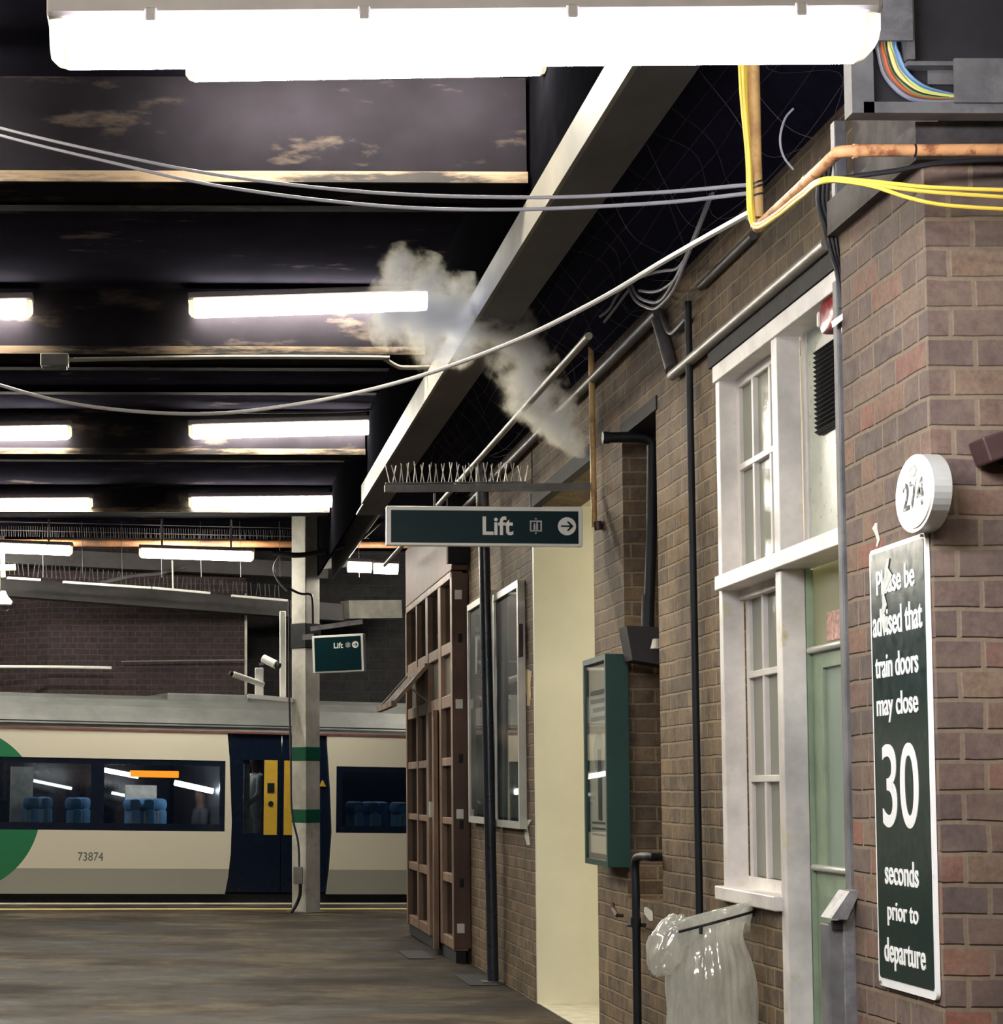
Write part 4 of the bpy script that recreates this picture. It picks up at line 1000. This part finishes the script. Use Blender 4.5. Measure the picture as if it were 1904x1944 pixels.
MB().box(XK + .02, XK + .1, Ys[4] - .03, Ys[0], 0.0, zb3).build('plinth', M['dark'], kk)
MB().box(XK + .001, XW - .003, Ys[4] - .07, Ys[4] - .05, zb3 + .02, zt3 + .03, .003).build('end_board', M['timber_dark'], kk)
for y in (1129, 1337, 1545, 1760):
    MB().box(XK + .025, XK + .085, Ys[4] - .078, Ys[4] - .071, zk(y + 9), zk(y - 9), .003).build('white_hinge_plate', M['sign_white'], kk)
for y in (1212, 1440, 1545 + 20, 1675):
    MB().box(XK + .05, XK + .085, Ys[4] - .078, Ys[4] - .071, zk(y + 8), zk(y - 8), .003).build('black_latch', M['black'], kk)
MB().box(XK + .0, XW + .0, Ys[4] - .06, Ys[0], zt3 + .055, zt3 + .62, .005).build('fascia_board', M['red_board'], kk)
MB().box(XK - .04, XW - .003, Ys[4] - .16, Ys[4] - .065, zt3 + .1, zt3 + .66, .005).build('dark_bracket', M['dark'], kk)
# door slightly ajar
da = V((XK + .06, Ys[2] - .09, 0)); de = V((XK - .03, Ys[3] + .06, 0))
zd1 = zk(1340)
MB().bar(da + V((0, 0, .45)), de + V((0, 0, .45)), .04, .8, bev=.003).build('door_panel', M['timber'], kk)
MB().bar(da + V((0, 0, zd1 - .03)), de + V((0, 0, zd1 - .03)), .04, .06, bev=.003).build('door_rail', M['timber'], kk)
for f in (.06, .94):
    q = da.lerp(de, f); MB().box(q.x - .02, q.x + .02, q.y - .05, q.y + .05, .04, zd1, .003).build('door_stile', M['timber'], kk)
MB().bar(da + V((0, 0, 1.45)), de + V((0, 0, 1.45)), .006, 1.2).build('door_glass', M['frosted'], kk)
q = da.lerp(de, .30); MB().box(q.x - .05, q.x + .02, q.y - .05, q.y + .05, zk(1556), zk(1524), .004).build('door_handle', M['alu'], kk)
# open top-hung light with stay
h0, h1 = onX(825, 1258, XK), onX(790, 1263, XK)
za = zk(1236) - .02
s = MB(); A0, A1 = V((XK, Ys[2] - .05, za)), V((XK, Ys[0] - .3, za)); dn = V((-.30, 0, -.34))
for a, c_ in ((A0, A0 + dn), (A1, A1 + dn)): s.bar(a, c_, .05, .035)
s.bar(A0, A1, .04, .05); s.bar(A0 + dn, A1 + dn, .05, .05); vf_ = s.build('open_light', M['timber'], kk)
s = MB(); s.prism([A0, A1, A1 + dn, A0 + dn], (.004, 0, 0)); s.build('pane', M['frosted'], vf_)
s = MB(); s.tube([A0 + dn * .55, V((XK + .02, A0.y, za - .33))], .008, 6); s.build('stay', M['conduit'], vf_)
for (px, py) in ((784, 1495), (808, 1497)):
    pass

# ------------------------------------------------------------------ bin with clear sack
bc = at(1342, 1745, 8.72)
bn = thing('bin_sack_holder', 'clear plastic rubbish sack hanging from a black hoop by the window', 'rubbish sack', (bc.x, bc.y, 0))
def sackmat():
    t = NT('clear_sack_plastic'); n = t.noise(7, 5, .6, None, (1.6, 1.6, .5))
    d_ = t.n('ShaderNodeBsdfDiffuse'); d_.inputs[0].default_value = srgb(226, 226, 218)
    tl_ = t.n('ShaderNodeBsdfTranslucent'); tl_.inputs[0].default_value = srgb(234, 234, 228)
    m1 = t.n('ShaderNodeMixShader'); m1.inputs[0].default_value = .5; t.l(d_.outputs[0], m1.inputs[1]); t.l(tl_.outputs[0], m1.inputs[2])
    tp = t.n('ShaderNodeBsdfTransparent'); tp.inputs[0].default_value = (.94, .95, .94, 1)
    m2 = t.n('ShaderNodeMixShader'); t.l(t.ramp(n, [(.35, (.68, .68, .68, 1)), (.65, (.30, .30, .30, 1))]), m2.inputs[0]); t.l(m1.outputs[0], m2.inputs[1]); t.l(tp.outputs[0], m2.inputs[2])
    g = t.n('ShaderNodeBsdfGlossy'); g.inputs['Roughness'].default_value = .12
    m3 = t.n('ShaderNodeMixShader'); m3.inputs[0].default_value = .16; t.l(m2.outputs[0], m3.inputs[1]); t.l(g.outputs[0], m3.inputs[2])
    t.l(m3.outputs[0], t.out.inputs[0]); return t.m
M['sack'] = sackmat()
RX = 0.172
tilt = Matrix.Rotation(math.radians(-15), 4, 'Y') @ Matrix.Rotation(math.radians(-6), 4, 'X')
def hoop_pt(a, r, dz=0): return bc + tilt @ V((r * math.cos(a), r * math.sin(a), 0)) + V((0, 0, dz))
random.seed(11)
ph = [random.uniform(0, 6.28) for _ in range(8)]
def pleat(a): return sum(math.sin((9 + 5 * i) * a + ph[i]) / (1.2 + .5 * i) for i in range(6)) / 2.6
def sackfn(u, v):
    a = 2 * PI * u
    top = hoop_pt(a, RX)
    z = top.z - v * (top.z - .06)
    prof = 1 - .20 * math.exp(-((v - .12) / .1) ** 2) * (v > .015) + .10 * v
    if v > .9: prof *= 1 - ((v - .9) / .1) ** 2 * .75
    k = RX * prof + .011 * pleat(a) * min(1, v * 6)
    k += .006 * math.sin(14 * v + 3 * a + ph[0])
    cx_ = bc.x + (.02 * v); cy_ = bc.y
    base = V((cx_ + k * math.cos(a), cy_ + k * math.sin(a), z))
    f = min(1, v / .05); return top.lerp(base, f)
MB().grid(sackfn, 140, 46, True).build('sack_body', M['sack'], bn, smooth=True)
def lipfn(u, v):                      # turned-over collar outside the hoop
    a = 2 * PI * u
    dz = .028 * math.sin(min(1, v * 3) * PI / 2) if v < .34 else .028 - (v - .34) / .66 * (.095 + .035 * math.sin(2 * a + 1) + .012 * pleat(a))
    r = RX + .004 + .018 * math.sin(PI * min(1, v * 1.2)) + .006 * pleat(a) * v
    return hoop_pt(a, r, dz)
MB().grid(lipfn, 120, 14, True).build('turned_collar', M['sack'], bn, smooth=True)
def bulge(u, v):                      # loose bubble of plastic on the platform side
    th, p_ = 2 * PI * u, PI * v
    q = V((.075 * math.sin(p_) * math.cos(th), .12 * math.sin(p_) * math.sin(th), .125 * math.cos(p_)))
    q *= 1 + .08 * math.sin(5 * th + 3 * p_ + 1) + .05 * math.sin(9 * p_ + 4 * th)
    return bc + V((-.165, -.02, -.105)) + Matrix.Rotation(math.radians(22), 3, 'Y') @ q
MB().grid(bulge, 32, 18, True).build('loose_bulge', M['sack'], bn, smooth=True)
MB().tube([hoop_pt(2 * PI * i / 40, RX + .022, -.018) for i in range(41)], .006, 8, False).build('black_hoop', M['black'], bn, smooth=True)
MB().tube([hoop_pt(math.radians(250), RX + .026, -.018), hoop_pt(math.radians(250), RX + .028, -.05)], .007, 6).build('hoop_clip', M['black'], bn)
MB().tube([hoop_pt(0, RX + .01, -.01), V((XW + .02, bc.y, bc.z + .01))], .012, 8).build('wall_arm', M['black'], bn)
# ------------------------------------------------------------------ train
e1 = V((eu.x, eu.y, -TT)).normalized(); e3 = V((TT, 0, 1)); e3 = (e3 - e1 * e3.dot(e1)).normalized(); e2 = e3.cross(e1)
O = V((EDGE0.x, EDGE0.y, 0)) + ew * 0.12
MT = Matrix((e1, e2, e3)).transposed().to_4x4(); MT.translation = O
tr = thing('train', 'cream and green electric train with dark navy doors standing at the platform', 'train', mat=MT)
def T(px, py):
    d = ray(px, py); k = (O - CAMP).dot(e2) / d.dot(e2); q = CAMP + d * k - O
    return (q.dot(e1), q.dot(e3))
def TU(px, py=1550): return T(px, py)[0]
def TW(px, w, py=1530):
    d = ray(px, py); P0 = O + e2 * w; k = (P0 - CAMP).dot(e2) / d.dot(e2); q = CAMP + d * k - O
    return (q.dot(e1), q.dot(e3))
zroof = T(250, 1387)[1]; zbot = T(250, 1697)[1]; zsk = T(250, 1649)[1]
wz0, wz1 = T(250, 1577)[1], T(250, 1441)[1]
def bodymat():
    t = NT('train_livery'); tc = t.n('ShaderNodeTexCoord'); sp = t.n('ShaderNodeSeparateXYZ'); t.l(tc.outputs['Object'], sp.inputs[0])
    cu_, cz_ = T(-75, 1537); R = TU(77) - cu_
    d_ = t.math('SQRT', t.math('ADD', t.math('POWER', t.math('SUBTRACT', sp.outputs[0], cu_), 2), t.math('POWER', t.math('SUBTRACT', sp.outputs[2], cz_), 2)))
    g = t.math('LESS_THAN', d_, R)
    col = t.mix(t.math('LESS_THAN', sp.outputs[2], zsk), srgb(222, 215, 196), srgb(158, 157, 146))
    gcol = srgb(46, 122, 84)
    col = t.mix(g, col, gcol)
    return t.bsdf(col, .28, 0, .5, t.noise(3), .03)
M['livery'] = bodymat()
def P3(u, z, w=0.0): return V((u, w, z))
def side(name, outer, holes, mt, w=0.0, th=.05, parent=tr):
    s = MB(); s.holed([P3(u, z, w) for u, z in outer], [[P3(u, z, w) for u, z in h] for h in holes], (0, th, 0)); return s.build(name, mt, parent, local=True)
def rect(u0, u1, z0, z1, r=.0):
    return [(u0, z0), (u1, z0), (u1, z1), (u0, z1)]
uL = TU(-900); uA = TU(-330)
arc1 = [(TU(432, 1390), zroof), (TU(436, 1440), T(436, 1440)[1]), (TU(440, 1560), T(440, 1560)[1]), (TU(438, 1620), T(438, 1620)[1]), (TU(433, 1665), T(433, 1665)[1]), (TU(427, 1694), zbot)]
wl = (TU(-330), TU(427))
sideA = side('body_side', [(uL, zbot)] + list(reversed(arc1)) + [(uL, zroof)], [rect(wl[0], wl[1], wz0, wz1)], M['livery'])
arc2 = [(TU(621, 1400), zroof), (TU(628, 1500), T(628, 1500)[1]), (TU(631, 1580), T(631, 1580)[1]), (TU(626, 1650), T(626, 1650)[1]), (TU(620, 1692), zbot)]
wr = (TU(638), TU(1150)); uR = TU(1400)
sideB = side('body_side', arc2[::-1] + [arc2[0]][:0] + [(uR, zroof), (uR, zbot)], [rect(wr[0], wr[1], wz0, wz1 - .04)], M['livery'])
# window bands with see-through panes
def band(u0, u1, panes, z0, z1):
    holes = [rect(a, c_, z0 + .09, z1 - .07) for a, c_ in panes]
    wb = side('window_band', rect(u0, u1, z0, z1), holes, M['navy'], .008, .02)
    for a, c_ in panes:
        MB().box(a, c_, .016, .02, z0 + .09, z1 - .07).build('pane', M['train_glass'], wb, local=True)
band(wl[0], wl[1], [(TU(-320), TU(-175)), (TU(-150), TU(-20)), (TU(-5), TU(172)), (TU(197), TU(417))], wz0, wz1)
band(wr[0], wr[1], [(TU(650), TU(860)), (TU(880), TU(1140))], wz0, wz1 - .04)
# doors
ud0, ud1, udm = TU(428), TU(634), TU(535)
dz0, dz1 = T(500, 1585)[1], T(500, 1443)[1]
for a, c_, h in ((ud0, udm - .006, rect(TU(462), TU(501), dz0 + .02, dz1)), (udm + .006, ud1, rect(TU(566), TU(604), dz0 + .02, dz1))):
    dl = side('door_leaf', rect(a, c_, zbot + .02, zroof), [h], M['navy'], .03, .04)
    MB().box(h[0][0], h[1][0], .045, .05, h[0][1], h[2][1]).build('pane', M['train_glass'], dl, local=True)
for x0, x1 in ((502, 527), (540, 566)):
    yp = MB().box(TU(x0), TU(x1), .022, .032, dz0, dz1).build('yellow_door_edge', M['yellow'], tr, local=True)
    if x0 == 502:
        MB().box(TU(508), TU(521), .015, .024, T(0, 1497)[1], T(0, 1478)[1]).build('door_sensor', M['black'], yp, local=True)
        uu, zz = T(515, 1526); s = MB(); s.cyl(P3(uu, zz, .024), P3(uu, zz, .012), .035, 18); s.build('door_button', M['black'], yp, local=True)
side('warning_triangle', [T(607, 1493), T(619, 1493), T(613, 1481)], [], M['yellow'], .004, .02)
b = text_mesh('73874', TU(196, 1626) - TU(148, 1626), T(170, 1618)[1] - T(170, 1634)[1], .001, .0)
place(b, P3(TU(172, 1626), T(172, 1626)[1], -.001), (1, 0, 0), (0, 0, 1)); b.build('fleet_number', M['print'], tr, local=True, fix=False)
# roof, red line, solebar
LR = uR - uL
ztop = T(250, 1322)[1] + .02
prof = [(-.0, zroof), (.03, zroof + .07), (.12, zroof + .17), (.3, zroof + .31), (.62, ztop - .03), (1.1, ztop + .04), (1.7, ztop + .04), (2.2, ztop - .03), (2.5, zroof + .31), (2.7, zroof + .1), (2.75, zroof)]
s = MB(); s.prism([V((uL, a, c_)) for a, c_ in prof], (LR, 0, 0)); s.build('roof', M['train_roof'], tr, local=True)
MB().box(uL, uR, -.012, .03, zroof - .006, zroof + .02).build('red_line', mat('dull_red_line', (120, 74, 66), .5), tr, local=True)
MB().box(uL, uR, -.02, .02, zroof + .09, zroof + .105).build('gutter_rail', M['dark'], tr, local=True)
for k, x in enumerate((TU(345),)):
    MB().box(x, x + 1.1, .75, 1.9, ztop - .05, ztop + .075, .02).build('roof_pod', M['train_roof'], tr, local=True)
MB().box(uL, uR, .06, 2.7, zbot - .9, zbot).build('underframe', M['dark'], tr, local=True)
# inside
zf_ = zbot + .12
MB().box(uL, uR, .06, 2.68, zf_ - .05, zf_).build('cabin_floor', M['dark'], tr, local=True)
MB().box(uL, uR, 2.60, 2.68, zf_, zroof).build('far_side', M['navy'], tr, local=True)
MB().box(uL, uR, .1, 2.68, zroof - .02, zroof).build('cabin_ceiling', mat('cabin_ceiling', (84, 84, 88), .6), tr, local=True)
for x0, x1, yt, w_ in ((20, 62, 1455, 1.3), (238, 297, 1490, 1.5), (463, 474, 1450, .9)):
    zz1 = TW(x0, w_, yt)[1]
    MB().box(TW(x0, w_)[0], TW(x1, w_)[0], w_, w_ + .04, zz1 - 1.2, zz1).build('pale_partition', mat('pale_partition', (206, 204, 196), .5), tr, local=True)
for x in (TU(432), TU(632)):
    MB().box(x, x + .03, .3, 2.5, zf_, zroof - .05).build('vestibule_screen', mat('vestibule_grey', (44, 46, 54), .5), tr, local=True)
def inlight(pa, pb, r, w=.55, name='light_or_reflection', mt=None):
    a, c_ = TW(pa[0], w, pa[1]), TW(pb[0], w, pb[1])
    MB().tube([P3(a[0], a[1], w), P3(c_[0], c_[1], w)], r, 10).build(name, mt or M['lamp_train'], tr, local=True)
inlight((188, 1460), (262, 1474), .03); inlight((332, 1486), (404, 1502), .036)
inlight((64, 1482), (136, 1497), .022, 2.0, 'light_or_reflection', emis('reflection_glow', (1, .98, .9, 1), 1.1)); inlight((212, 1505), (276, 1518), .022, 2.0, 'light_or_reflection', emis('reflection_glow2', (1, .98, .9, 1), 1.1))  # first weak glow stands in for a lamp reflection in the window
a, c_ = TW(248, .5, 1475), TW(340, .5, 1464)
MB().box(a[0], c_[0], .5, .56, a[1], c_[1], .01).build('amber_display', M['lamp_amber'], tr, local=True)
MB().box(TU(-250), TU(400), 1.2, 1.4, zroof - .06, zroof - .03).build('ceiling_light', emis('cabin_glow', (1, .97, .9, 1), 4), tr, local=True)
MB().box(TU(640), TU(1100), 1.2, 1.4, zroof - .06, zroof - .03).build('ceiling_light', emis('cabin_glow2', (1, .97, .9, 1), 3), tr, local=True)
MB().box(TU(450), TU(610), 1.2, 1.4, zroof - .06, zroof - .03).build('ceiling_light', emis('cabin_glow3', (1, .97, .9, 1), 5), tr, local=True)
# seats
zs = T(0, 1560)[1]; zh = TW(90, .5, 1513)[1]
def seat(u, w, face=1):
    s = MB(); s.box(u - .05, u + .07, w - .21, w + .21, zf_ + .35, zh - .14, .04)
    st = s.build('seat', M['seat'], tr, smooth=True, local=True)
    s = MB(); s.box(u - .08, u + .08, w - .19, w + .19, zh - .16, zh, .055); s.build('headrest', M['seat'], st, smooth=True, local=True)
    s = MB(); s.box(u - .08, u + .42 * face, w - .21, w + .21, zf_ + .3, zf_ + .42, .04); s.build('cushion', M['seat'], st, smooth=True, local=True)
    s = MB(); s.box(u - .075, u - .05, w - .235, w - .2, zf_ + .35, zh - .16, .01); s.build('armrest', M['conduit'], st, local=True)
for px, w_, f_ in ((66, .5, 1), (90, 1.0, 1), (146, .5, -1), (163, 1.0, -1), (258, .5, 1), (284, .55, -1), (308, 1.0, -1), (683, .5, 1), (712, .55, -1), (730, 1.0, -1), (768, .5, 1), (795, 1., 1), (-60, .5, 1), (-90, .5, -1)):
    seat(TW(px, w_ - .2)[0], w_, f_)

# people inside the train
def person(label, base, seated, top_m, hair_m, yaw):
    t = thing('person', label, 'person', mat=MT @ Matrix.Translation(base) @ Matrix.Rotation(yaw, 4, 'Z'), group=None)
    me = bpy.data.meshes.new('body'); hz = .46 if seated else .92
    J = {'pel': (0, 0, hz), 'che': (0, 0, hz + .3), 'nec': (0, 0, hz + .52), 'hd': (0, .02, hz + .63), 'top': (0, .02, hz + .74)}
    for sx_, n_ in ((-1, 'l'), (1, 'r')):
        J['sh' + n_] = (.18 * sx_, 0, hz + .46); J['el' + n_] = (.23 * sx_, .04, hz + .2); J['ha' + n_] = (.2 * sx_, .22, hz + .06)
        J['hi' + n_] = (.09 * sx_, 0, hz - .04)
        J['kn' + n_] = (.1 * sx_, .42 if seated else .02, hz - .02 if seated else hz - .46); J['an' + n_] = (.1 * sx_, .42 if seated else 0, .06); J['to' + n_] = (.1 * sx_, .56 if seated else .16, .03)
    ks = list(J); E = [('pel', 'che'), ('che', 'nec'), ('nec', 'hd'), ('hd', 'top')]
    for n_ in 'lr': E += [('che', 'sh' + n_), ('sh' + n_, 'el' + n_), ('el' + n_, 'ha' + n_), ('pel', 'hi' + n_), ('hi' + n_, 'kn' + n_), ('kn' + n_, 'an' + n_), ('an' + n_, 'to' + n_)]
    me.from_pydata([J[k_] for k_ in ks], [(ks.index(a), ks.index(b2)) for a, b2 in E], [])
    o = new_obj('body', me, None)
    sk = o.modifiers.new('skin', 'SKIN'); o.modifiers.new('sub', 'SUBSURF').levels = 1
    R_ = {'pel': .13, 'che': .14, 'nec': .055, 'hd': .09, 'top': .075, 'sh': .07, 'el': .045, 'ha': .035, 'hi': .085, 'kn': .06, 'an': .04, 'to': .04}
    for i, k_ in enumerate(ks):
        r_ = R_.get(k_) or R_[k_[:2]]; me.skin_vertices[0].data[i].radius = (r_, r_)
    me.skin_vertices[0].data[0].use_root = True
    dg = bpy.context.evaluated_depsgraph_get(); m2 = bpy.data.meshes.new_from_object(o.evaluated_get(dg)); bpy.data.objects.remove(o)
    m2.materials.append(top_m); m2.materials.append(mat('shaded_skin', (84, 62, 52), .6))
    for p in m2.polygons:
        p.use_smooth = True; c0_ = p.center
        if c0_.z > hz + .5: p.material_index = 1
    ob = new_obj('body', m2, t)
    h_ = MB(); h_.sphere((0, -.005, hz + .715), .1, 14, (.92, 1.05, .9)); h_.build('hair', hair_m, t, smooth=True, local=True)
    return t
u_, z_ = TW(486, 1.1)
person('person in a white top standing behind the left train door window', V((u_, 1.1, zf_)), False, M['cloth_white'], M['black_cable'], 1.6)
u_, z_ = TW(382, 1.0)
person('person in dark clothes sitting behind the right end of the train window', V((u_, 1.0, zf_)), True, M['cloth_dark'], M['cloth_dark'], 1.57)

# ------------------------------------------------------------------ far bits above the train
fl_ = cable('white_strip', '', [(-100, 1265, 29.6), (100, 1266, 29.6), (212, 1268, 29.6)], .022, M['sign_white'], 'rail', n=2); fl_['label'] = 'white horizontal strip on the brick wall above the train, at left picture edge'
cable('wall_wire', 'thin pale wire along the far brick wall above the train roof', [(230, 1256, 29.8), (350, 1254, 29.8), (466, 1253, 29.8)], .010, M['conduit'], n=2)
cable('corrugated_hose', 'grey ribbed hose slanting up to the far canopy beam', [(190, 1107, 27.6), (250, 1094, 27.6), (300, 1089, 27.7), (350, 1076, 27.9)], .028, M['conduit_dark'], 'hose', n=4)
sp2 = thing('bird_spikes', 'row of bird spikes along the far canopy beam', 'bird spikes', at(200, 1090, 27.2))
random.seed(4)
for i in range(60):
    f = i / 59; q = at(10 + 520 * f, 1090 + 44 * f, 27.0 + 2.3 * f)
    MB().tube([q, q + V((random.uniform(-.03, .03), 0, .17))], .006, 4).build('spike', M['steel_dull'], sp2)
for k, (px0, px1, yy, yy1, lab) in enumerate([(14, 76, 1097, 1101, 'leftmost pale strip lying on the far canopy beam'), (120, 285, 1105, 1116, 'second pale strip from the left on the far canopy beam'), (288, 398, 1116, 1126, 'bright white strip on the far canopy beam under a hanger rod'), (440, 545, 1131, 1140, 'pale strip on the far canopy beam just left of the column')]):
    tag(MB().bar(at(px0, yy, 26.7 + px0 / 300), at(px1, yy1, 26.7 + px1 / 300), .05, .03).build('pale_strip', M['sign_white']), lab, 'strip', 'pale strips on the far canopy beam')
tag(MB().tube([at(327, 1064, 27.5), at(328, 1118, 27.6)], .012, 6).build('hanger_rod', M['sign_white']), 'thin white rod hanging below the far batten lamp', 'rod')
hl = thing('hanging_lantern', 'white hanging fitting with round globe at the left picture edge', 'lamp', at(6, 1140, 26))
MB().tube([at(4, 1018, 26), at(6, 1096, 26)], .03, 10).build('rod', M['sign_white'], hl); MB().box(at(-8, 0, 26).x, at(11, 0, 26).x, 25.94, 26.06, at(0, 1122, 26).z, at(0, 1078, 26).z, .01).build('box', M['cream'], hl)
MB().cyl(at(-14, 1078, 26), at(30, 1077, 26), .04, 12).build('arm', M['cream'], hl)
MB().tube([at(6, 1122, 26), at(6, 1132, 26), at(6, 1142, 26), at(6, 1148, 26)], .1, 14, True, [.03, .06, .12, .1]).build('cap', M['sign_white'], hl); MB().sphere(at(8, 1150, 26), .075, 14).build('globe', M['clear'], hl, smooth=True)
net = MB()
for i in range(9):
    x = 80 + i * 75; net.tube([at(x, 990, 25.4), at(x + 2, 1096, 25.4)], .003, 4)
for y in (992, 1008): net.tube([at(-100, y - 4, 25.4), at(700, y + 14, 25.4)], .005, 4)
random.seed(2)
for i in range(150):
    x = -20 + i * 4.6; net.tube([at(x, 998 + i * .07, 25.4), at(x + random.uniform(-2, 2), 1018 + i * .05, 25.4)], .004, 3)
n1 = net.build('bird_netting', M['girder_dull'], kind='stuff'); tag(n1, 'fine wire bird netting hanging under the roof edge above the rusty pipe', 'netting')
net = MB()
random.seed(8)
for i in range(34):
    Y = 6.2 + i * .34
    net.tube(spline([V((XG + .42, Y + random.uniform(-.12, .12), 4.16)), V((XG + .55, Y + random.uniform(-.25, .25), 4.02 + random.uniform(-.05, .03))), V((XG + .68, Y + random.uniform(-.25, .25), 3.88 + random.uniform(-.05, .03))), V((XW - .01, Y + random.uniform(-.2, .2), 3.81))], 5), .0014, 3)
for i in range(6):
    x = XG + .45 + i * .065; net.tube(spline([V((x + random.uniform(-.04, .04), 6 + k_ * .8, 4.12 - .065 * i + random.uniform(-.04, .02))) for k_ in range(15)], 4), .0014, 3)
n2 = net.build('bird_netting', M['steel_dull'], kind='stuff'); tag(n2, 'fine bird netting stretched between the grey girder and the brick wall', 'netting')
cable('cable_bundle', 'bundle of dark cables draped across the column head', [(520, 1050, 23.6), (560, 1054, 23.4), (600, 1050, 23.3), (640, 1040, 23.2), (680, 1025, 23.0), (720, 990, 22.5)], .03, M['black_cable'], 'cable')
tag(MB().bar(at(612, 1072, 26.8), at(660, 1068, 26.8), .1, .12).build('lamp_bracket', M['steel_dull']), 'grey bracket carrying the twin lamps right of the column', 'bracket')
tag(MB().bar(at(655, 1158, 30.0), at(755, 1157, 30.5), .2, .26).build('grey_box_beam', M['conduit']), 'pale grey box beam end right of the column, above the small Lift sign', 'beam')

# ------------------------------------------------------------------ steam
blobs = [(1108, 850, 12.15, .06), (1092, 832, 12.05, .10), (1066, 806, 11.95, .13), (1040, 780, 11.85, .15), (1012, 744, 11.75, .17), (992, 712, 11.65, .18), (985, 672, 11.6, .18), (968, 634, 11.5, .18), (930, 606, 11.4, .18), (888, 598, 11.3, .19), (852, 606, 11.2, .22), (826, 628, 11.15, .20), (842, 664, 11.1, .14), (806, 576, 11.1, .20), (772, 588, 11.0, .19), (744, 606, 10.95, .14), (776, 536, 11.0, .16), (762, 510, 10.95, .12), (808, 528, 11.0, .12)]
bl = [(at(x, y, Y), r * 1.14) for x, y, Y, r in blobs]
b = MB()
for c_, r in bl: bmesh.ops.create_icosphere(b.bm, subdivisions=3, radius=r * 1.12, matrix=Matrix.Translation(c_))
tmp = b.build('steam_source', M['dark'])
rm = tmp.modifiers.new('remesh', 'REMESH'); rm.mode = 'VOXEL'; rm.voxel_size = .03
smo = tmp.modifiers.new('smooth', 'SMOOTH'); smo.iterations = 4
dg = bpy.context.evaluated_depsgraph_get(); m2 = bpy.data.meshes.new_from_object(tmp.evaluated_get(dg)); bpy.data.objects.remove(tmp)
def steam_mat():
    t = NT('steam_volume'); pos = t.n('ShaderNodeNewGeometry').outputs['Position']
    wv = t.n('ShaderNodeTexNoise'); wv.inputs['Scale'].default_value = 5.0; wv.inputs['Detail'].default_value = 3; t.l(pos, wv.inputs['Vector'])
    sub = t.n('ShaderNodeVectorMath', operation='SUBTRACT'); sub.inputs[1].default_value = (.5, .5, .5); t.l(wv.outputs['Color'], sub.inputs[0])
    sc_ = t.n('ShaderNodeVectorMath', operation='SCALE'); sc_.inputs['Scale'].default_value = .24; t.l(sub.outputs[0], sc_.inputs[0])
    ad = t.n('ShaderNodeVectorMath', operation='ADD'); t.l(pos, ad.inputs[0]); t.l(sc_.outputs[0], ad.inputs[1])
    acc = None
    for c_, r in bl:
        dn_ = t.n('ShaderNodeVectorMath', operation='DISTANCE'); t.l(ad.outputs[0], dn_.inputs[0]); dn_.inputs[1].default_value = c_
        f = t.math('SUBTRACT', 1.0, t.math('DIVIDE', dn_.outputs['Value'], r * 1.08))
        acc = f if acc is None else t.math('SMOOTH_MAX', acc, f, .25)
    n = t.noise(7, 9, .72)
    v = t.math('ADD', acc, t.math('MULTIPLY', t.math('SUBTRACT', n, .52), 3.4))
    dn2 = t.math('MULTIPLY', t.math('SUBTRACT', v, .10, clamp=True), STEAM)
    edge = t.math('MULTIPLY', acc, 6.0, clamp=True)
    dn2 = t.math('MULTIPLY', dn2, edge)
    vs = t.n('ShaderNodeVolumeScatter'); vs.inputs['Color'].default_value = (1, .93, .76, 1); vs.inputs['Anisotropy'].default_value = .25
    t.l(dn2, vs.inputs['Density']); t.l(vs.outputs[0], t.out.inputs['Volume']); return t.m
STEAM = 19.0
m2.materials.clear(); m2.materials.append(steam_mat())
st = new_obj('steam_plume', m2); tag(st, 'drifting plume of pale steam rising from the brick wall across the girder', 'steam'); st['kind'] = 'thing'
# ------------------------------------------------------------------ render settings
w = bpy.data.worlds.new('night'); sc.world = w; w.use_nodes = True
w.node_tree.nodes['Background'].inputs[0].default_value = (0.35, 0.4, 0.62, 1)
w.node_tree.nodes['Background'].inputs[1].default_value = 0.02
sc.view_settings.view_transform = 'Standard'
sc.view_settings.look = 'None'
sc.view_settings.gamma = 1
sc.view_settings.exposure = 1.38
sc.view_settings.use_curve_mapping = False
sc.cycles.max_bounces = 6
sc.cycles.transparent_max_bounces = 16
sc.cycles.volume_bounces = 3
sc.cycles.sample_clamp_indirect = 4
bpy.context.view_layer.update()
